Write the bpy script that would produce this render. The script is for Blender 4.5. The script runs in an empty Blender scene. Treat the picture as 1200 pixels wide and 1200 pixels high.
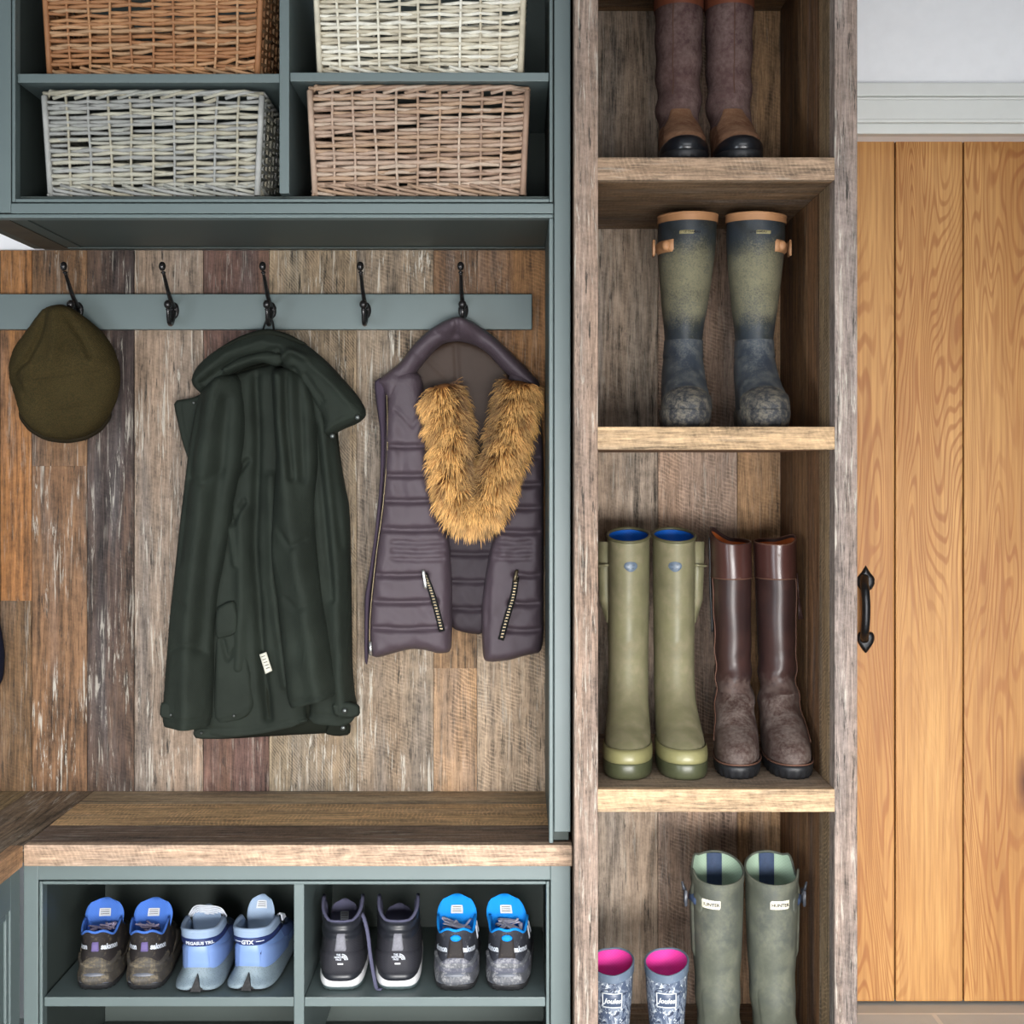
import bpy, bmesh, math, random
import numpy as np
from mathutils import Vector, Matrix
from mathutils.bvhtree import BVHTree
from mathutils.geometry import delaunay_2d_cdt

rnd = random.Random(11)
SC = bpy.context.scene
COL = SC.collection
FPX, CX, CY, CAMY, EYE = 1904.0, 605.0, 546.0, -2.72, 1.084

def P(px, py, Y):
    """a point of the room at depth Y that the photograph shows at pixel px,py"""
    d = Y - CAMY
    return Vector(((px - CX) / FPX * d, Y, EYE - (py - CY) / FPX * d))
def PX(px, Y): return (px - CX) / FPX * (Y - CAMY)
def PZ(py, Y): return EYE - (py - CY) / FPX * (Y - CAMY)

# ------------------------------------------------------------------ colours / nodes
def lin(c):
    out = []
    for v in c[:3]:
        v = v / 255.0
        out.append(v / 12.92 if v <= 0.04045 else ((v + 0.055) / 1.055) ** 2.4)
    return tuple(out)
def L4(c): return lin(c) + (1.0,)

class NT:
    def __init__(s, name):
        s.m = bpy.data.materials.new(name); s.m.use_nodes = True
        s.t = s.m.node_tree; s.bsdf = s.t.nodes['Principled BSDF']
    def n(s, typ, props=None, **inp):
        nd = s.t.nodes.new(typ)
        for k, v in (props or {}).items(): setattr(nd, k, v)
        for k, v in inp.items():
            key = int(k[1:]) if (k[0] == 'i' and k[1:].isdigit()) else k
            sock = nd.inputs[key]
            if hasattr(v, 'is_output'): s.t.links.new(v, sock)
            else: sock.default_value = v
        return nd
    def math(s, op, a, b=0.0, c=0.0, clamp=False):
        nd = s.n('ShaderNodeMath', {'operation': op, 'use_clamp': clamp}, i0=a, i1=b)
        if op in ('MULTIPLY_ADD',):
            if hasattr(c, 'is_output'): s.t.links.new(c, nd.inputs[2])
            else: nd.inputs[2].default_value = c
        return nd.outputs[0]
    def vmath(s, op, a, b=(0, 0, 0)):
        return s.n('ShaderNodeVectorMath', {'operation': op}, i0=a, i1=b).outputs[0]
    def mix(s, fac, a, b, blend='MIX'):
        nd = s.t.nodes.new('ShaderNodeMix'); nd.data_type = 'RGBA'; nd.blend_type = blend
        for sock, v in ((nd.inputs[0], fac), (nd.inputs[6], a), (nd.inputs[7], b)):
            if hasattr(v, 'is_output'): s.t.links.new(v, sock)
            else: sock.default_value = v
        return nd.outputs[2]
    def noise(s, vec, scale=1.0, detail=4.0, rough=0.55, dist=0.0):
        return s.n('ShaderNodeTexNoise', None, Vector=vec, Scale=scale, Detail=detail, Roughness=rough, Distortion=dist).outputs[0]
    def step(s, v, a, b, lo=0.0, hi=1.0):
        nd = s.n('ShaderNodeMapRange', {'interpolation_type': 'SMOOTHSTEP'}, Value=v)
        nd.inputs[1].default_value = a; nd.inputs[2].default_value = b
        nd.inputs[3].default_value = lo; nd.inputs[4].default_value = hi
        return nd.outputs[0]
    def lerp(s, v, a, b, lo, hi):
        nd = s.n('ShaderNodeMapRange', None, Value=v)
        nd.inputs[1].default_value = a; nd.inputs[2].default_value = b
        nd.inputs[3].default_value = lo; nd.inputs[4].default_value = hi
        return nd.outputs[0]
    def obj(s): return s.n('ShaderNodeTexCoord').outputs['Object']
    def scale(s, v, sc): return s.vmath('MULTIPLY', v, sc)
    def attr(s, name, out='Color'): return s.n('ShaderNodeAttribute', {'attribute_name': name}).outputs[out]
    def bump(s, h, strength=0.3, dist=0.001):
        nd = s.n('ShaderNodeBump', None, Height=h, Strength=strength, Distance=dist)
        s.t.links.new(nd.outputs[0], s.bsdf.inputs['Normal'])
    def set(s, **kw):
        for k, v in kw.items():
            k = k.replace('_', ' ')
            sock = s.bsdf.inputs[k]
            if hasattr(v, 'is_output'): s.t.links.new(v, sock)
            else: sock.default_value = v

def wood(name, axis='Z', bump=0.5, rough=0.62, spec=0.3):
    """weathered boards: colour in attribute Col, seed in Sd, marks in Fx (R pale scratches, G saw marks, B cathedral rings, A unused)"""
    m = NT(name); o = m.obj()
    ai = 'XYZ'.index(axis)
    seed = m.attr('Sd', 'Fac')
    off = m.scale(m.n('ShaderNodeCombineXYZ', None, X=seed, Y=seed, Z=seed).outputs[0], (3.17, 5.71, 1.93))
    o = m.vmath('ADD', o, off)
    def sv(ac, al):
        v = [ac] * 3; v[ai] = al
        return m.scale(o, tuple(v))
    fx = m.n('ShaderNodeSeparateColor', None, Color=m.attr('Fx')).outputs
    g1 = m.noise(sv(95, 3.6), 1, 9, .74, .7)
    pores = m.noise(sv(430, 26), 1, 3, .7)
    patch = m.noise(sv(10, 2.6), 1, 5, .62)
    blot = m.noise(o, 60, 7, .75)
    rn = m.noise(sv(10, 1.1), 1, 1.5, .5)
    ring = m.math('SINE', m.math('MULTIPLY', rn, 95.0))
    ring = m.math('MULTIPLY', m.lerp(ring, -1, 1, -.5, .5), fx[2])
    v = m.math('ADD', m.lerp(g1, .3, .7, -.5, .5), m.lerp(patch, .3, .7, -.26, .26))
    v = m.math('ADD', v, m.lerp(pores, .3, .7, -.36, .36))
    v = m.math('ADD', v, m.lerp(blot, .3, .7, -.3, .3))
    v = m.math('MULTIPLY_ADD', ring, .55, v)
    # saw marks: fine lines across the grain, slightly slanted, broken up by noise
    sep = m.n('ShaderNodeSeparateXYZ', None, Vector=o).outputs
    al, ac = sep[ai], sep[0 if ai != 0 else 2]
    if axis == 'Z': ac = m.math('ADD', sep[0], sep[1])
    s_ = m.math('MULTIPLY_ADD', ac, m.attr('Fx', 'Alpha'), al)
    s_ = m.math('MULTIPLY_ADD', m.noise(sv(16, 16), 1, 3, .6), .028, s_)
    saw = m.math('SINE', m.math('MULTIPLY', s_, 820.0))
    mask = m.step(m.noise(sv(26, 12), 1, 5, .65), .42, .6)
    saw = m.step(saw, -.2, .9, -.7, 1)
    saw = m.math('MULTIPLY', m.math('MULTIPLY', saw, mask), fx[1])
    v = m.math('MULTIPLY_ADD', saw, .3, v)
    k = m.lerp(v, -.9, .9, .08, 1.86)
    base = m.attr('Col')
    warm = m.mix(m.step(m.noise(sv(16, 1.5), 1, 3), .4, .66), base, m.mix(.2, base, (.30, .16, .07, 1)))
    cool = m.mix(m.step(m.noise(sv(13, 1.3), 1, 4), .5, .7), warm, m.mix(.45, base, (.11, .105, .105, 1)))
    c = m.mix(1.0, cool, m.n('ShaderNodeCombineColor', None, Red=k, Green=k, Blue=k).outputs[0], 'MULTIPLY')
    # dark cracks and pale flecks
    cr = m.step(m.noise(sv(190, 15), 1, 5, .7), .585, .66)
    c = m.mix(m.math('MULTIPLY', cr, m.lerp(fx[0], .08, .4, .12, .85)), c, (.014, .014, .012, 1))
    sc1 = m.step(m.noise(sv(150, 9), 1, 6, .72, .9), .54, .62)
    scm = m.step(m.noise(sv(22, 5), 1, 3), .4, .54)
    sc1 = m.math('MULTIPLY', m.math('MULTIPLY', sc1, scm), fx[0])
    c = m.mix(sc1, c, (.52, .48, .41, 1))
    m.set(Base_Color=c, Roughness=rough, Specular_IOR_Level=spec)
    m.bump(v, bump, .0022)
    return m.m

def plain(name, c, rough=.5, spec=.5, metal=0, var=.08, vs=30, bump=0, bs=300, bd=.0006, **kw):
    m = NT(name); o = m.obj()
    n = m.noise(o, vs, 4)
    k = m.lerp(n, .3, .7, 1 - var, 1 + var)
    col = m.mix(1.0, L4(c), m.n('ShaderNodeCombineColor', None, Red=k, Green=k, Blue=k).outputs[0], 'MULTIPLY')
    m.set(Base_Color=col, Roughness=rough, Specular_IOR_Level=spec, Metallic=metal, **kw)
    if bump: m.bump(m.noise(o, bs, 4), bump, bd)
    return m.m

def attr_mat(name, rough=.6, spec=.3, bump=0, bs=300, var=.1, sheen=0):
    m = NT(name); o = m.obj()
    n = m.noise(o, 60, 4); k = m.lerp(n, .3, .7, 1 - var, 1 + var)
    col = m.mix(1.0, m.attr('Col'), m.n('ShaderNodeCombineColor', None, Red=k, Green=k, Blue=k).outputs[0], 'MULTIPLY')
    m.set(Base_Color=col, Roughness=rough, Specular_IOR_Level=spec)
    if sheen: m.set(Sheen_Weight=sheen)
    if bump: m.bump(m.noise(o, bs, 4), bump, .0006)
    return m.m

def cloth(name, c, rough=.75, weave=1400, var=.12, bump=.25, spec=.25, sheen=.0, c2=None, vs=14, crease=0.0):
    m = NT(name); o = m.obj()
    sep = m.n('ShaderNodeSeparateXYZ', None, Vector=o).outputs
    w = m.math('MULTIPLY', m.math('SINE', m.math('MULTIPLY', sep[0], weave)), m.math('SINE', m.math('MULTIPLY', sep[2], weave)))
    n = m.noise(o, vs, 5, .6)
    k = m.math('ADD', m.lerp(n, .3, .7, 1 - var, 1 + var), m.math('MULTIPLY', w, .05))
    base = L4(c)
    if c2: base = m.mix(m.step(m.noise(o, 420, 3), .4, .62), L4(c), L4(c2))
    col = m.mix(1.0, base, m.n('ShaderNodeCombineColor', None, Red=k, Green=k, Blue=k).outputs[0], 'MULTIPLY')
    m.set(Base_Color=col, Roughness=rough, Specular_IOR_Level=spec, Sheen_Weight=sheen)
    hgt = m.math('ADD', m.math('MULTIPLY', w, .3), m.noise(o, 90, 5))
    if crease:
        r1 = m.noise(m.scale(o, (34, 34, 17)), 1, 5, .55, 1.2); r1 = m.math('ABSOLUTE', m.math('SUBTRACT', r1, .5))
        r2 = m.noise(m.scale(o, (13, 13, 7)), 1, 3, .5, .8); r2 = m.math('ABSOLUTE', m.math('SUBTRACT', r2, .5))
        hgt = m.math('ADD', hgt, m.math('MULTIPLY', m.math('ADD', m.math('MULTIPLY', r1, 5.0), m.math('MULTIPLY', r2, 12.0)), crease))
    m.bump(hgt, bump, .0015)
    return m.m

def muddy(name, c, mud, amt=.5, scale=45, rough=.55, spec=.4, zlo=None, zhi=None, c3=None, fine=220, bump=.2, grain=.4, soft=1.0):
    """rubber or leather partly covered with dry dirt; more of it between heights zlo and zhi of the object"""
    m = NT(name); o = m.obj()
    n = m.noise(o, scale, 6, .68)
    f = m.noise(o, fine, 4, .7)
    t = m.math('ADD', m.math('MULTIPLY', n, 1 - grain), m.math('MULTIPLY', f, grain))
    if zlo is not None:
        z = m.n('ShaderNodeSeparateXYZ', None, Vector=o).outputs[2]
        g = m.math('MULTIPLY', m.step(z, zlo, zlo + .06), m.step(z, zhi, zhi + .06, 1, 0))
        t = m.math('ADD', t, m.lerp(g, 0, 1, -.14, .1))
    base = L4(c)
    if c3: base = m.mix(m.step(m.noise(o, 14, 3), .42, .6), L4(c), L4(c3))
    k = m.step(t, .68 - amt * .25 - .06 * soft, .68 - amt * .25 + .06 * soft)
    col = m.mix(k, base, L4(mud))
    v = m.lerp(m.noise(o, 20, 4), .3, .7, .82, 1.18)
    col = m.mix(1.0, col, m.n('ShaderNodeCombineColor', None, Red=v, Green=v, Blue=v).outputs[0], 'MULTIPLY')
    m.set(Base_Color=col, Roughness=m.lerp(k, 0, 1, rough, .9), Specular_IOR_Level=spec)
    m.bump(t, bump, .002)
    return m.m

# ------------------------------------------------------------------ mesh helpers
ORG = {}
def setp(o, label=None, cat=None, group=None, kind=None):
    if label: o['label'] = label
    if cat: o['category'] = cat
    if group: o['group'] = group
    if kind: o['kind'] = kind
    return o
def thing(name, loc, label, cat, group=None, rotz=0, kind=None):
    o = bpy.data.objects.new(name, None); COL.objects.link(o)
    o.location = loc; o.rotation_euler = (0, 0, rotz); o.empty_display_size = .05
    ORG[o.name] = Vector(loc)
    return setp(o, label, cat, group, kind)
def put(name, bm, m, parent=None, local=False, smooth=True, label=None, recalc=True):
    """link a bmesh as one object; world coordinates unless local"""
    if recalc: bmesh.ops.recalc_face_normals(bm, faces=bm.faces[:])
    org = Vector((0, 0, 0))
    if parent is not None:
        org = ORG.get(parent.name, Vector((0, 0, 0)))
        if not local: bmesh.ops.translate(bm, vec=-org, verts=bm.verts[:])
    me = bpy.data.meshes.new(name)
    bm.to_mesh(me); bm.free()
    if smooth:
        me.polygons.foreach_set('use_smooth', [True] * len(me.polygons))
    o = bpy.data.objects.new(name, me); COL.objects.link(o)
    for mm in (m if isinstance(m, (list, tuple)) else [m]): me.materials.append(mm)
    if parent is not None:
        o.parent = parent
        ORG[o.name] = org
    if label: o['label'] = label
    return o
def sharp(o, ang=35):
    """keep creases on a smooth shaded mesh"""
    me = o.data
    bm = bmesh.new(); bm.from_mesh(me)
    for e in bm.edges:
        if len(e.link_faces) == 2 and e.calc_face_angle(0) > math.radians(ang): e.smooth = False
    bm.to_mesh(me); bm.free()
    return o

class Boards:
    """boxes, each with its own colour, seed and marks, in one mesh"""
    def __init__(s): s.bm = bmesh.new(); s.info = []; s.k = 0
    def box(s, x0, x1, y0, y1, z0, z1, c=(128, 128, 128), fx=(.3, .2, .3), bev=.0015, seed=None, rot=None):
        bm = bmesh.new()
        bmesh.ops.create_cube(bm, size=1)
        for v in bm.verts:
            v.co = Vector((x0 + (v.co.x + .5) * (x1 - x0), y0 + (v.co.y + .5) * (y1 - y0), z0 + (v.co.z + .5) * (z1 - z0)))
        if bev:
            bmesh.ops.bevel(bm, geom=bm.edges[:], offset=min(bev, .45 * min(abs(x1 - x0), abs(y1 - y0), abs(z1 - z0))), segments=2, affect='EDGES', profile=.6)
        if rot: bmesh.ops.transform(bm, matrix=rot, verts=bm.verts[:])
        s._take(bm, c, fx, seed)
        return s
    def prism(s, pts, z0, z1, c=(128, 128, 128), fx=(.3, .2, .3), seed=None, bev=.0012):
        bm = bmesh.new()
        a = [bm.verts.new((x, y, z0)) for x, y in pts]; b = [bm.verts.new((x, y, z1)) for x, y in pts]
        bm.faces.new(a[::-1]); bm.faces.new(b)
        for i in range(len(pts)): bm.faces.new((a[i], a[(i + 1) % len(pts)], b[(i + 1) % len(pts)], b[i]))
        bmesh.ops.recalc_face_normals(bm, faces=bm.faces[:])
        if bev: bmesh.ops.bevel(bm, geom=bm.edges[:], offset=bev, segments=1, affect='EDGES')
        s._take(bm, c, fx, seed)
        return s
    def _take(s, bm, c, fx, seed):
        me = bpy.data.meshes.new('tmp'); bm.to_mesh(me); n0 = len(s.bm.verts)
        bm.free(); s.bm.from_mesh(me); bpy.data.meshes.remove(me)
        s.k += 1
        s.info.append((n0, len(s.bm.verts), lin(c), fx, rnd.uniform(0, 40) if seed is None else seed))
    def put(s, name, m, parent=None, label=None):
        info = s.info
        o = put(name, s.bm, m, parent, smooth=False, label=label, recalc=False)
        me = o.data; nv = len(me.vertices)
        A = np.ones((nv, 4), np.float32); F = np.ones((nv, 4), np.float32); S = np.zeros(nv, np.float32)
        for a, b, c, fx, sd in info:
            A[a:b, :3] = c; F[a:b, :3] = fx[:3]; F[a:b, 3] = fx[3] if len(fx) > 3 else .42; S[a:b] = sd
        me.color_attributes.new('Col', 'FLOAT_COLOR', 'POINT').data.foreach_set('color', A.ravel())
        me.color_attributes.new('Fx', 'FLOAT_COLOR', 'POINT').data.foreach_set('color', F.ravel())
        me.attributes.new('Sd', 'FLOAT', 'POINT').data.foreach_set('value', S)
        return o

def tube(bm, pts, r, n=8, closed=False, cap=True, flat=1.0):
    """a round bar along points; r may be a list; flat squashes it in the second direction"""
    pts = [Vector(p) for p in pts]; N = len(pts)
    rr = r if isinstance(r, (list, tuple)) else [r] * N
    rings = []; up = None
    for i, p in enumerate(pts):
        if closed: t = pts[(i + 1) % N] - pts[i - 1]
        else: t = pts[min(i + 1, N - 1)] - pts[max(i - 1, 0)]
        t = t.normalized() if t.length > 1e-9 else Vector((0, 0, 1))
        if up is None:
            up = Vector((0, 0, 1)) if abs(t.z) < .9 else Vector((0, 1, 0))
        a = t.cross(up)
        if a.length < 1e-6: a = t.cross(Vector((1, 0, 0)))
        a.normalize(); b = a.cross(t).normalized(); up = b
        rings.append([bm.verts.new(p + a * (math.cos(q) * rr[i]) + b * (math.sin(q) * rr[i] * flat)) for q in (2 * math.pi * k / n for k in range(n))])
    for i in range(N if closed else N - 1):
        A, B = rings[i], rings[(i + 1) % N]
        for k in range(n): bm.faces.new((A[k], A[(k + 1) % n], B[(k + 1) % n], B[k]))
    if cap and not closed:
        bm.faces.new(rings[0][::-1]); bm.faces.new(rings[-1])
    return rings
def ball(bm, c, r, n=12, sz=1.0):
    m = Matrix.Translation(Vector(c)) @ Matrix.Diagonal((r, r, r * sz, 1))
    bmesh.ops.create_uvsphere(bm, u_segments=n, v_segments=max(6, n * 2 // 3), radius=1, matrix=m)
def spline(pts, per=6, closed=False):
    pts = [Vector(p) for p in pts]; n = len(pts); out = []
    for i in range(n if closed else n - 1):
        p1, p2 = pts[i], pts[(i + 1) % n]
        p0 = pts[i - 1] if (closed or i > 0) else p1 * 2 - p2
        p3 = pts[(i + 2) % n] if (closed or i + 2 < n) else p2 * 2 - p1
        for k in range(per):
            t = k / per
            out.append(.5 * ((2 * p1) + (p2 - p0) * t + (2 * p0 - 5 * p1 + 4 * p2 - p3) * t * t + (3 * p1 - p0 - 3 * p2 + p3) * t ** 3))
    if not closed: out.append(pts[-1])
    return out
def chaikin(p, it=2):
    for _ in range(it):
        q = []
        for i in range(len(p)):
            a, b = p[i], p[(i + 1) % len(p)]
            q.append((a[0] * .82 + b[0] * .18, a[1] * .82 + b[1] * .18)); q.append((a[0] * .18 + b[0] * .82, a[1] * .18 + b[1] * .82))
        p = q
    return p
def seg_dist(Q, line, closed=False):
    """distance of points Q (n,2) to a polyline"""
    L = np.asarray(line, float)
    A, B = (L, np.roll(L, -1, 0)) if closed else (L[:-1], L[1:])
    best = np.full(len(Q), 1e9)
    for a, b in zip(A, B):
        ab = b - a; l2 = ab @ ab
        t = np.clip(((Q - a) @ ab) / l2, 0, 1) if l2 > 1e-12 else np.zeros(len(Q))
        best = np.minimum(best, np.hypot(*(Q - a - t[:, None] * ab).T))
    return best
def inside(Q, poly):
    L = np.asarray(poly, float); res = np.zeros(len(Q), bool)
    for (x1, y1), (x2, y2) in zip(L, np.roll(L, -1, 0)):
        c = (y1 > Q[:, 1]) != (y2 > Q[:, 1])
        with np.errstate(divide='ignore', invalid='ignore'):
            xi = (x2 - x1) * (Q[:, 1] - y1) / (y2 - y1 + 1e-30) + x1
        res ^= c & (Q[:, 0] < xi)
    return res
def relief(poly, Y0, thick, edge, creases=(), res=4.0, back=.004, it=2, base=None, tex=None, mapf=None, hem=None, hollow=False):
    """a stuffed flat shape: outline in photo pixels at depth Y0, swelling `thick` metres towards the room over `edge` pixels.
    creases: (points, width px, metres, [taper]) grooves (negative) and ridges (positive)"""
    p = chaikin(poly, it) if it else poly
    den = []
    for i in range(len(p)):
        a, b = np.array(p[i]), np.array(p[(i + 1) % len(p)])
        k = max(1, int(np.hypot(*(b - a)) / res + .5))
        den += [tuple(a + (b - a) * j / k) for j in range(k)]
    L = np.array(den)
    keep = [0]
    for i in range(1, len(L)):
        if np.hypot(*(L[i] - L[keep[-1]])) > res * .3: keep.append(i)
    L = L[keep]
    xs = np.arange(L[:, 0].min(), L[:, 0].max(), res); ys = np.arange(L[:, 1].min(), L[:, 1].max(), res * .87)
    G = np.array([(x + (res * .5 if j % 2 else 0), y) for j, y in enumerate(ys) for x in xs])
    if len(G):
        G = G[inside(G, L)]
        if len(G): G = G[seg_dist(G, L, True) > res * .6]
    n = len(L)
    vin = [Vector(q) for q in L] + [Vector(q) for q in G]
    V, E, F, *_ = delaunay_2d_cdt(vin, [(i, (i + 1) % n) for i in range(n)], [], 1, 1e-5)
    Q = np.array([(v.x, v.y) for v in V])
    if hem is None: d = seg_dist(Q, L, True)
    else:           # the outline along `hem` is an open edge: no rounding there
        mids = (L + np.roll(L, -1, 0)) / 2; far = seg_dist(mids, hem) > res * 1.2
        d = np.full(len(Q), 1e9); B_ = np.roll(L, -1, 0)
        for i in np.nonzero(far)[0]: d = np.minimum(d, seg_dist(Q, [L[i], B_[i]]))
    u = np.clip(d / edge, 0, 1)
    dep = thick * np.sqrt(np.clip(1 - (1 - u) ** 2, 0, 1))
    soft = np.clip(d / (edge * .5), 0, 1)
    for cr in creases:
        dd = seg_dist(Q, cr[0])
        w = cr[1]
        if len(cr) > 3:
            pass
        dep = dep + cr[2] * np.exp(-(dd / w) ** 2) * soft
    if tex is not None: dep = dep + tex(Q, d) * soft
    bs = base(Q) if base is not None else np.zeros(len(Q))
    bm = bmesh.new()
    mp = mapf or (lambda q: P(q[0], q[1], Y0))
    fr = []; bk = []
    for q, dp, b in zip(Q, dep, bs):
        w = mp(q); fr.append(bm.verts.new((w.x, w.y - b - dp, w.z))); bk.append(bm.verts.new((w.x, w.y - b + back - (dp if hollow else 0), w.z)))
    cnt = {}
    for f in F:
        try: bm.faces.new([fr[i] for i in f]); bm.faces.new([bk[i] for i in f][::-1])
        except ValueError: continue
        for i in range(len(f)):
            a, b2 = f[i], f[(i + 1) % len(f)]
            cnt[(a, b2)] = 1
    for a, b2 in list(cnt):
        if (b2, a) not in cnt:
            try: bm.faces.new((fr[b2], fr[a], bk[a], bk[b2]))
            except ValueError: pass
    return bm

def superloop(bm, rows, n=40, zf=None):
    """rows: (z, yb, yf, w_heel, w_fore, p) foot-like closed outlines from heel (yb) to toe (yf); returns vertex rings"""
    rings = []
    for i, (z, yb, yf, wh, wf, p) in enumerate(rows):
        ring = []
        for k in range(n):
            t = 2 * math.pi * k / n
            c, s = math.cos(t), math.sin(t)
            u = (1 - math.copysign(abs(c) ** (2 / p), c)) / 2
            sm = u * u * (3 - 2 * u)
            x = math.copysign(abs(s) ** (2 / p), s) * (wh + (wf - wh) * sm)
            y = yb + (yf - yb) * u
            zz = z + (zf(i, u, x, k) if zf else 0)
            ring.append(bm.verts.new((x, y, zz)))
        rings.append(ring)
    return rings
def skin(bm, rings, cap0=False, cap1=False):
    for A, B in zip(rings[:-1], rings[1:]):
        n = len(A)
        for k in range(n): bm.faces.new((A[k], A[(k + 1) % n], B[(k + 1) % n], B[k]))
    if cap0: bm.faces.new(rings[0][::-1])
    if cap1: bm.faces.new(rings[-1])
def interp_rows(rows, per=4):
    """smooth a table of rows with a Catmull-Rom through every column"""
    R = np.array(rows, float); out = []
    for i in range(len(R) - 1):
        p1, p2 = R[i], R[i + 1]
        p0 = R[i - 1] if i else 2 * p1 - p2
        p3 = R[i + 2] if i + 2 < len(R) else 2 * p2 - p1
        for k in range(per):
            t = k / per
            q = .5 * (2 * p1 + (p2 - p0) * t + (2 * p0 - 5 * p1 + 4 * p2 - p3) * t * t + (3 * p1 - p0 - 3 * p2 + p3) * t ** 3)
            q[0] = p1[0] + (p2[0] - p1[0]) * t
            out.append(tuple(q))
    out.append(tuple(R[-1])); return out
def bvh_of(objs):
    vs, ps = [], []
    for o in objs:
        b = len(vs); vs += [v.co.copy() for v in o.data.vertices]
        ps += [[b + i for i in p.vertices] for p in o.data.polygons]
    return BVHTree.FromPolygons(vs, ps)
def text_mesh(s, size, shear=0.0, bold=0.0, depth=0.0):
    cu = bpy.data.curves.new('t', 'FONT'); cu.body = s; cu.size = size; cu.align_x = 'CENTER'; cu.align_y = 'CENTER'
    cu.shear = shear; cu.offset = bold; cu.extrude = depth; cu.resolution_u = 3
    o = bpy.data.objects.new('t', cu); COL.objects.link(o)
    dg = bpy.context.evaluated_depsgraph_get()
    me = bpy.data.meshes.new_from_object(o.evaluated_get(dg))
    bm = bmesh.new(); bm.from_mesh(me)
    bpy.data.objects.remove(o); bpy.data.curves.remove(cu); bpy.data.meshes.remove(me)
    return bm
def wrap(bm, bvh, cx, cz, ang=0.0, roll=0.0, y0=-.4, off=.0007, cy=0.0, dist=.4, xo=0.0):
    """lay a flat XY mesh on a surface: seen along direction (sin ang, cos ang, 0) of the object's own axes"""
    d = Vector((math.sin(ang), math.cos(ang), 0)); r = Vector((math.cos(ang), -math.sin(ang), 0))
    cr, sr = math.cos(roll), math.sin(roll)
    dead = []
    for v in bm.verts:
        a, b = v.co.x * cr - v.co.y * sr, v.co.x * sr + v.co.y * cr
        p = Vector((cx, cy, cz + b)) + r * (a + xo)
        hit = bvh.ray_cast(p - d * dist, d, dist * 2)
        if hit[0] is None: dead.append(v); continue
        v.co = hit[0] - d * (off + v.co.z)
    if dead: bmesh.ops.delete(bm, geom=dead, context='VERTS')
    return bm
def patch(w, h, nx=8, ny=4, rounded=0.0):
    bm = bmesh.new()
    bmesh.ops.create_grid(bm, x_segments=nx, y_segments=ny, size=.5)
    for v in bm.verts: v.co.x *= w; v.co.y *= h
    return bm
def solid(o, t=.001):
    md = o.modifiers.new('thick', 'SOLIDIFY'); md.thickness = t; md.offset = 1
    return o
# ================================================================== materials
WZ, WX, WY = wood('weathered_boards_upright', 'Z'), wood('weathered_boards_level', 'X'), wood('weathered_boards_deep', 'Y')
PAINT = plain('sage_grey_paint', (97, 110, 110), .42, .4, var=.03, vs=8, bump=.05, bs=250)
PAINT_SHADE = plain('sage_grey_paint_shaded', (68, 77, 74), .55, .3, var=.04, vs=8)  # darker copy of the cabinet paint: interior shade put into the colour
IRON = plain('blackened_iron', (22, 23, 26), .38, .6, metal=.6, var=.3, vs=60, bump=.4, bs=120, bd=.002)
STEEL = plain('black_nickel', (44, 42, 42), .26, .8, metal=.55, var=.1)
WHITE = plain('white_plaster', (244, 245, 248), .85, .2, var=.02, bump=.05, bs=90)
TRIMW = plain('grey_white_gloss', (214, 216, 213), .4, .4, var=.02)
LINTEL = plain('taupe_door_lining', (165, 148, 125), .6, .3, var=.05)

# ================================================================== the room
YB = .45        # face of the plank wall
bd = Boards()
# planks of the cladding: px left, px right, [(py top, py bottom, colour, marks)]
PL = [(-150, -60, [(293, 930, (130, 110, 90), (.4, .2, .3))]), (-60, 0, [(293, 930, (120, 84, 56), (.2, .2, .5))]),
      (0, 37, [(293, 704, (158, 108, 64), (.25, .1, .9)), (704, 931, (112, 86, 60), (.3, .2, .4))]),
      (37, 102, [(293, 546, (126, 94, 66), (.5, .15, .6)), (546, 931, (124, 92, 66), (1.0, .1, .9))]),
      (102, 157, [(293, 931, (70, 58, 55), (.65, .25, .8))]),
      (157, 238, [(293, 931, (146, 128, 112), (.75, .15, .25))]),
      (238, 315, [(293, 931, (104, 78, 70), (.3, .15, .3))]),
      (315, 418, [(293, 931, (142, 126, 104), (.9, 1.0, .2, 1.3))]),
      (418, 508, [(293, 931, (152, 134, 114), (1.0, .5, .2))]),
      (508, 559, [(293, 560, (112, 86, 66), (.5, .7, .3)), (560, 783, (140, 112, 84), (.2, .2, .8)), (783, 931, (178, 142, 106), (.2, .9, .4))]),
      (559, 646, [(293, 640, (150, 108, 70), (.2, .5, .4)), (640, 931, (168, 148, 126), (.35, .95, .2))])]
for x0, x1, segs in PL:
    for (a, b, c, fx) in segs:
        dy = rnd.uniform(0, .0025)
        bd.box(PX(x0, YB) + .0004, PX(x1, YB) - .0004, YB + dy, YB + .018, PZ(b, YB) - .001, PZ(a, YB), tuple(v * .93 for v in c), fx, .0014)
o = bd.put('wall_panelling', WZ); setp(o, 'reclaimed wood plank cladding behind the coat hooks', 'wall panelling', kind='structure')

bw = Boards()
wy0, wy1 = YB + .019, YB + .14
dx0, dx1, dz1 = PX(985, .45), 1.62, PZ(160, .45)     # the door opening
bw.box(-1.9, dx0, wy0, wy1, 0, 2.45, bev=0); bw.box(dx0, dx1, wy0, wy1, dz1 + .01, 2.45, bev=0); bw.box(dx1, 2.1, wy0, wy1, 0, 2.45, bev=0)
o = bw.put('wall_back', WHITE); setp(o, 'white plastered back wall around the oak door', 'wall', kind='structure')

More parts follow.
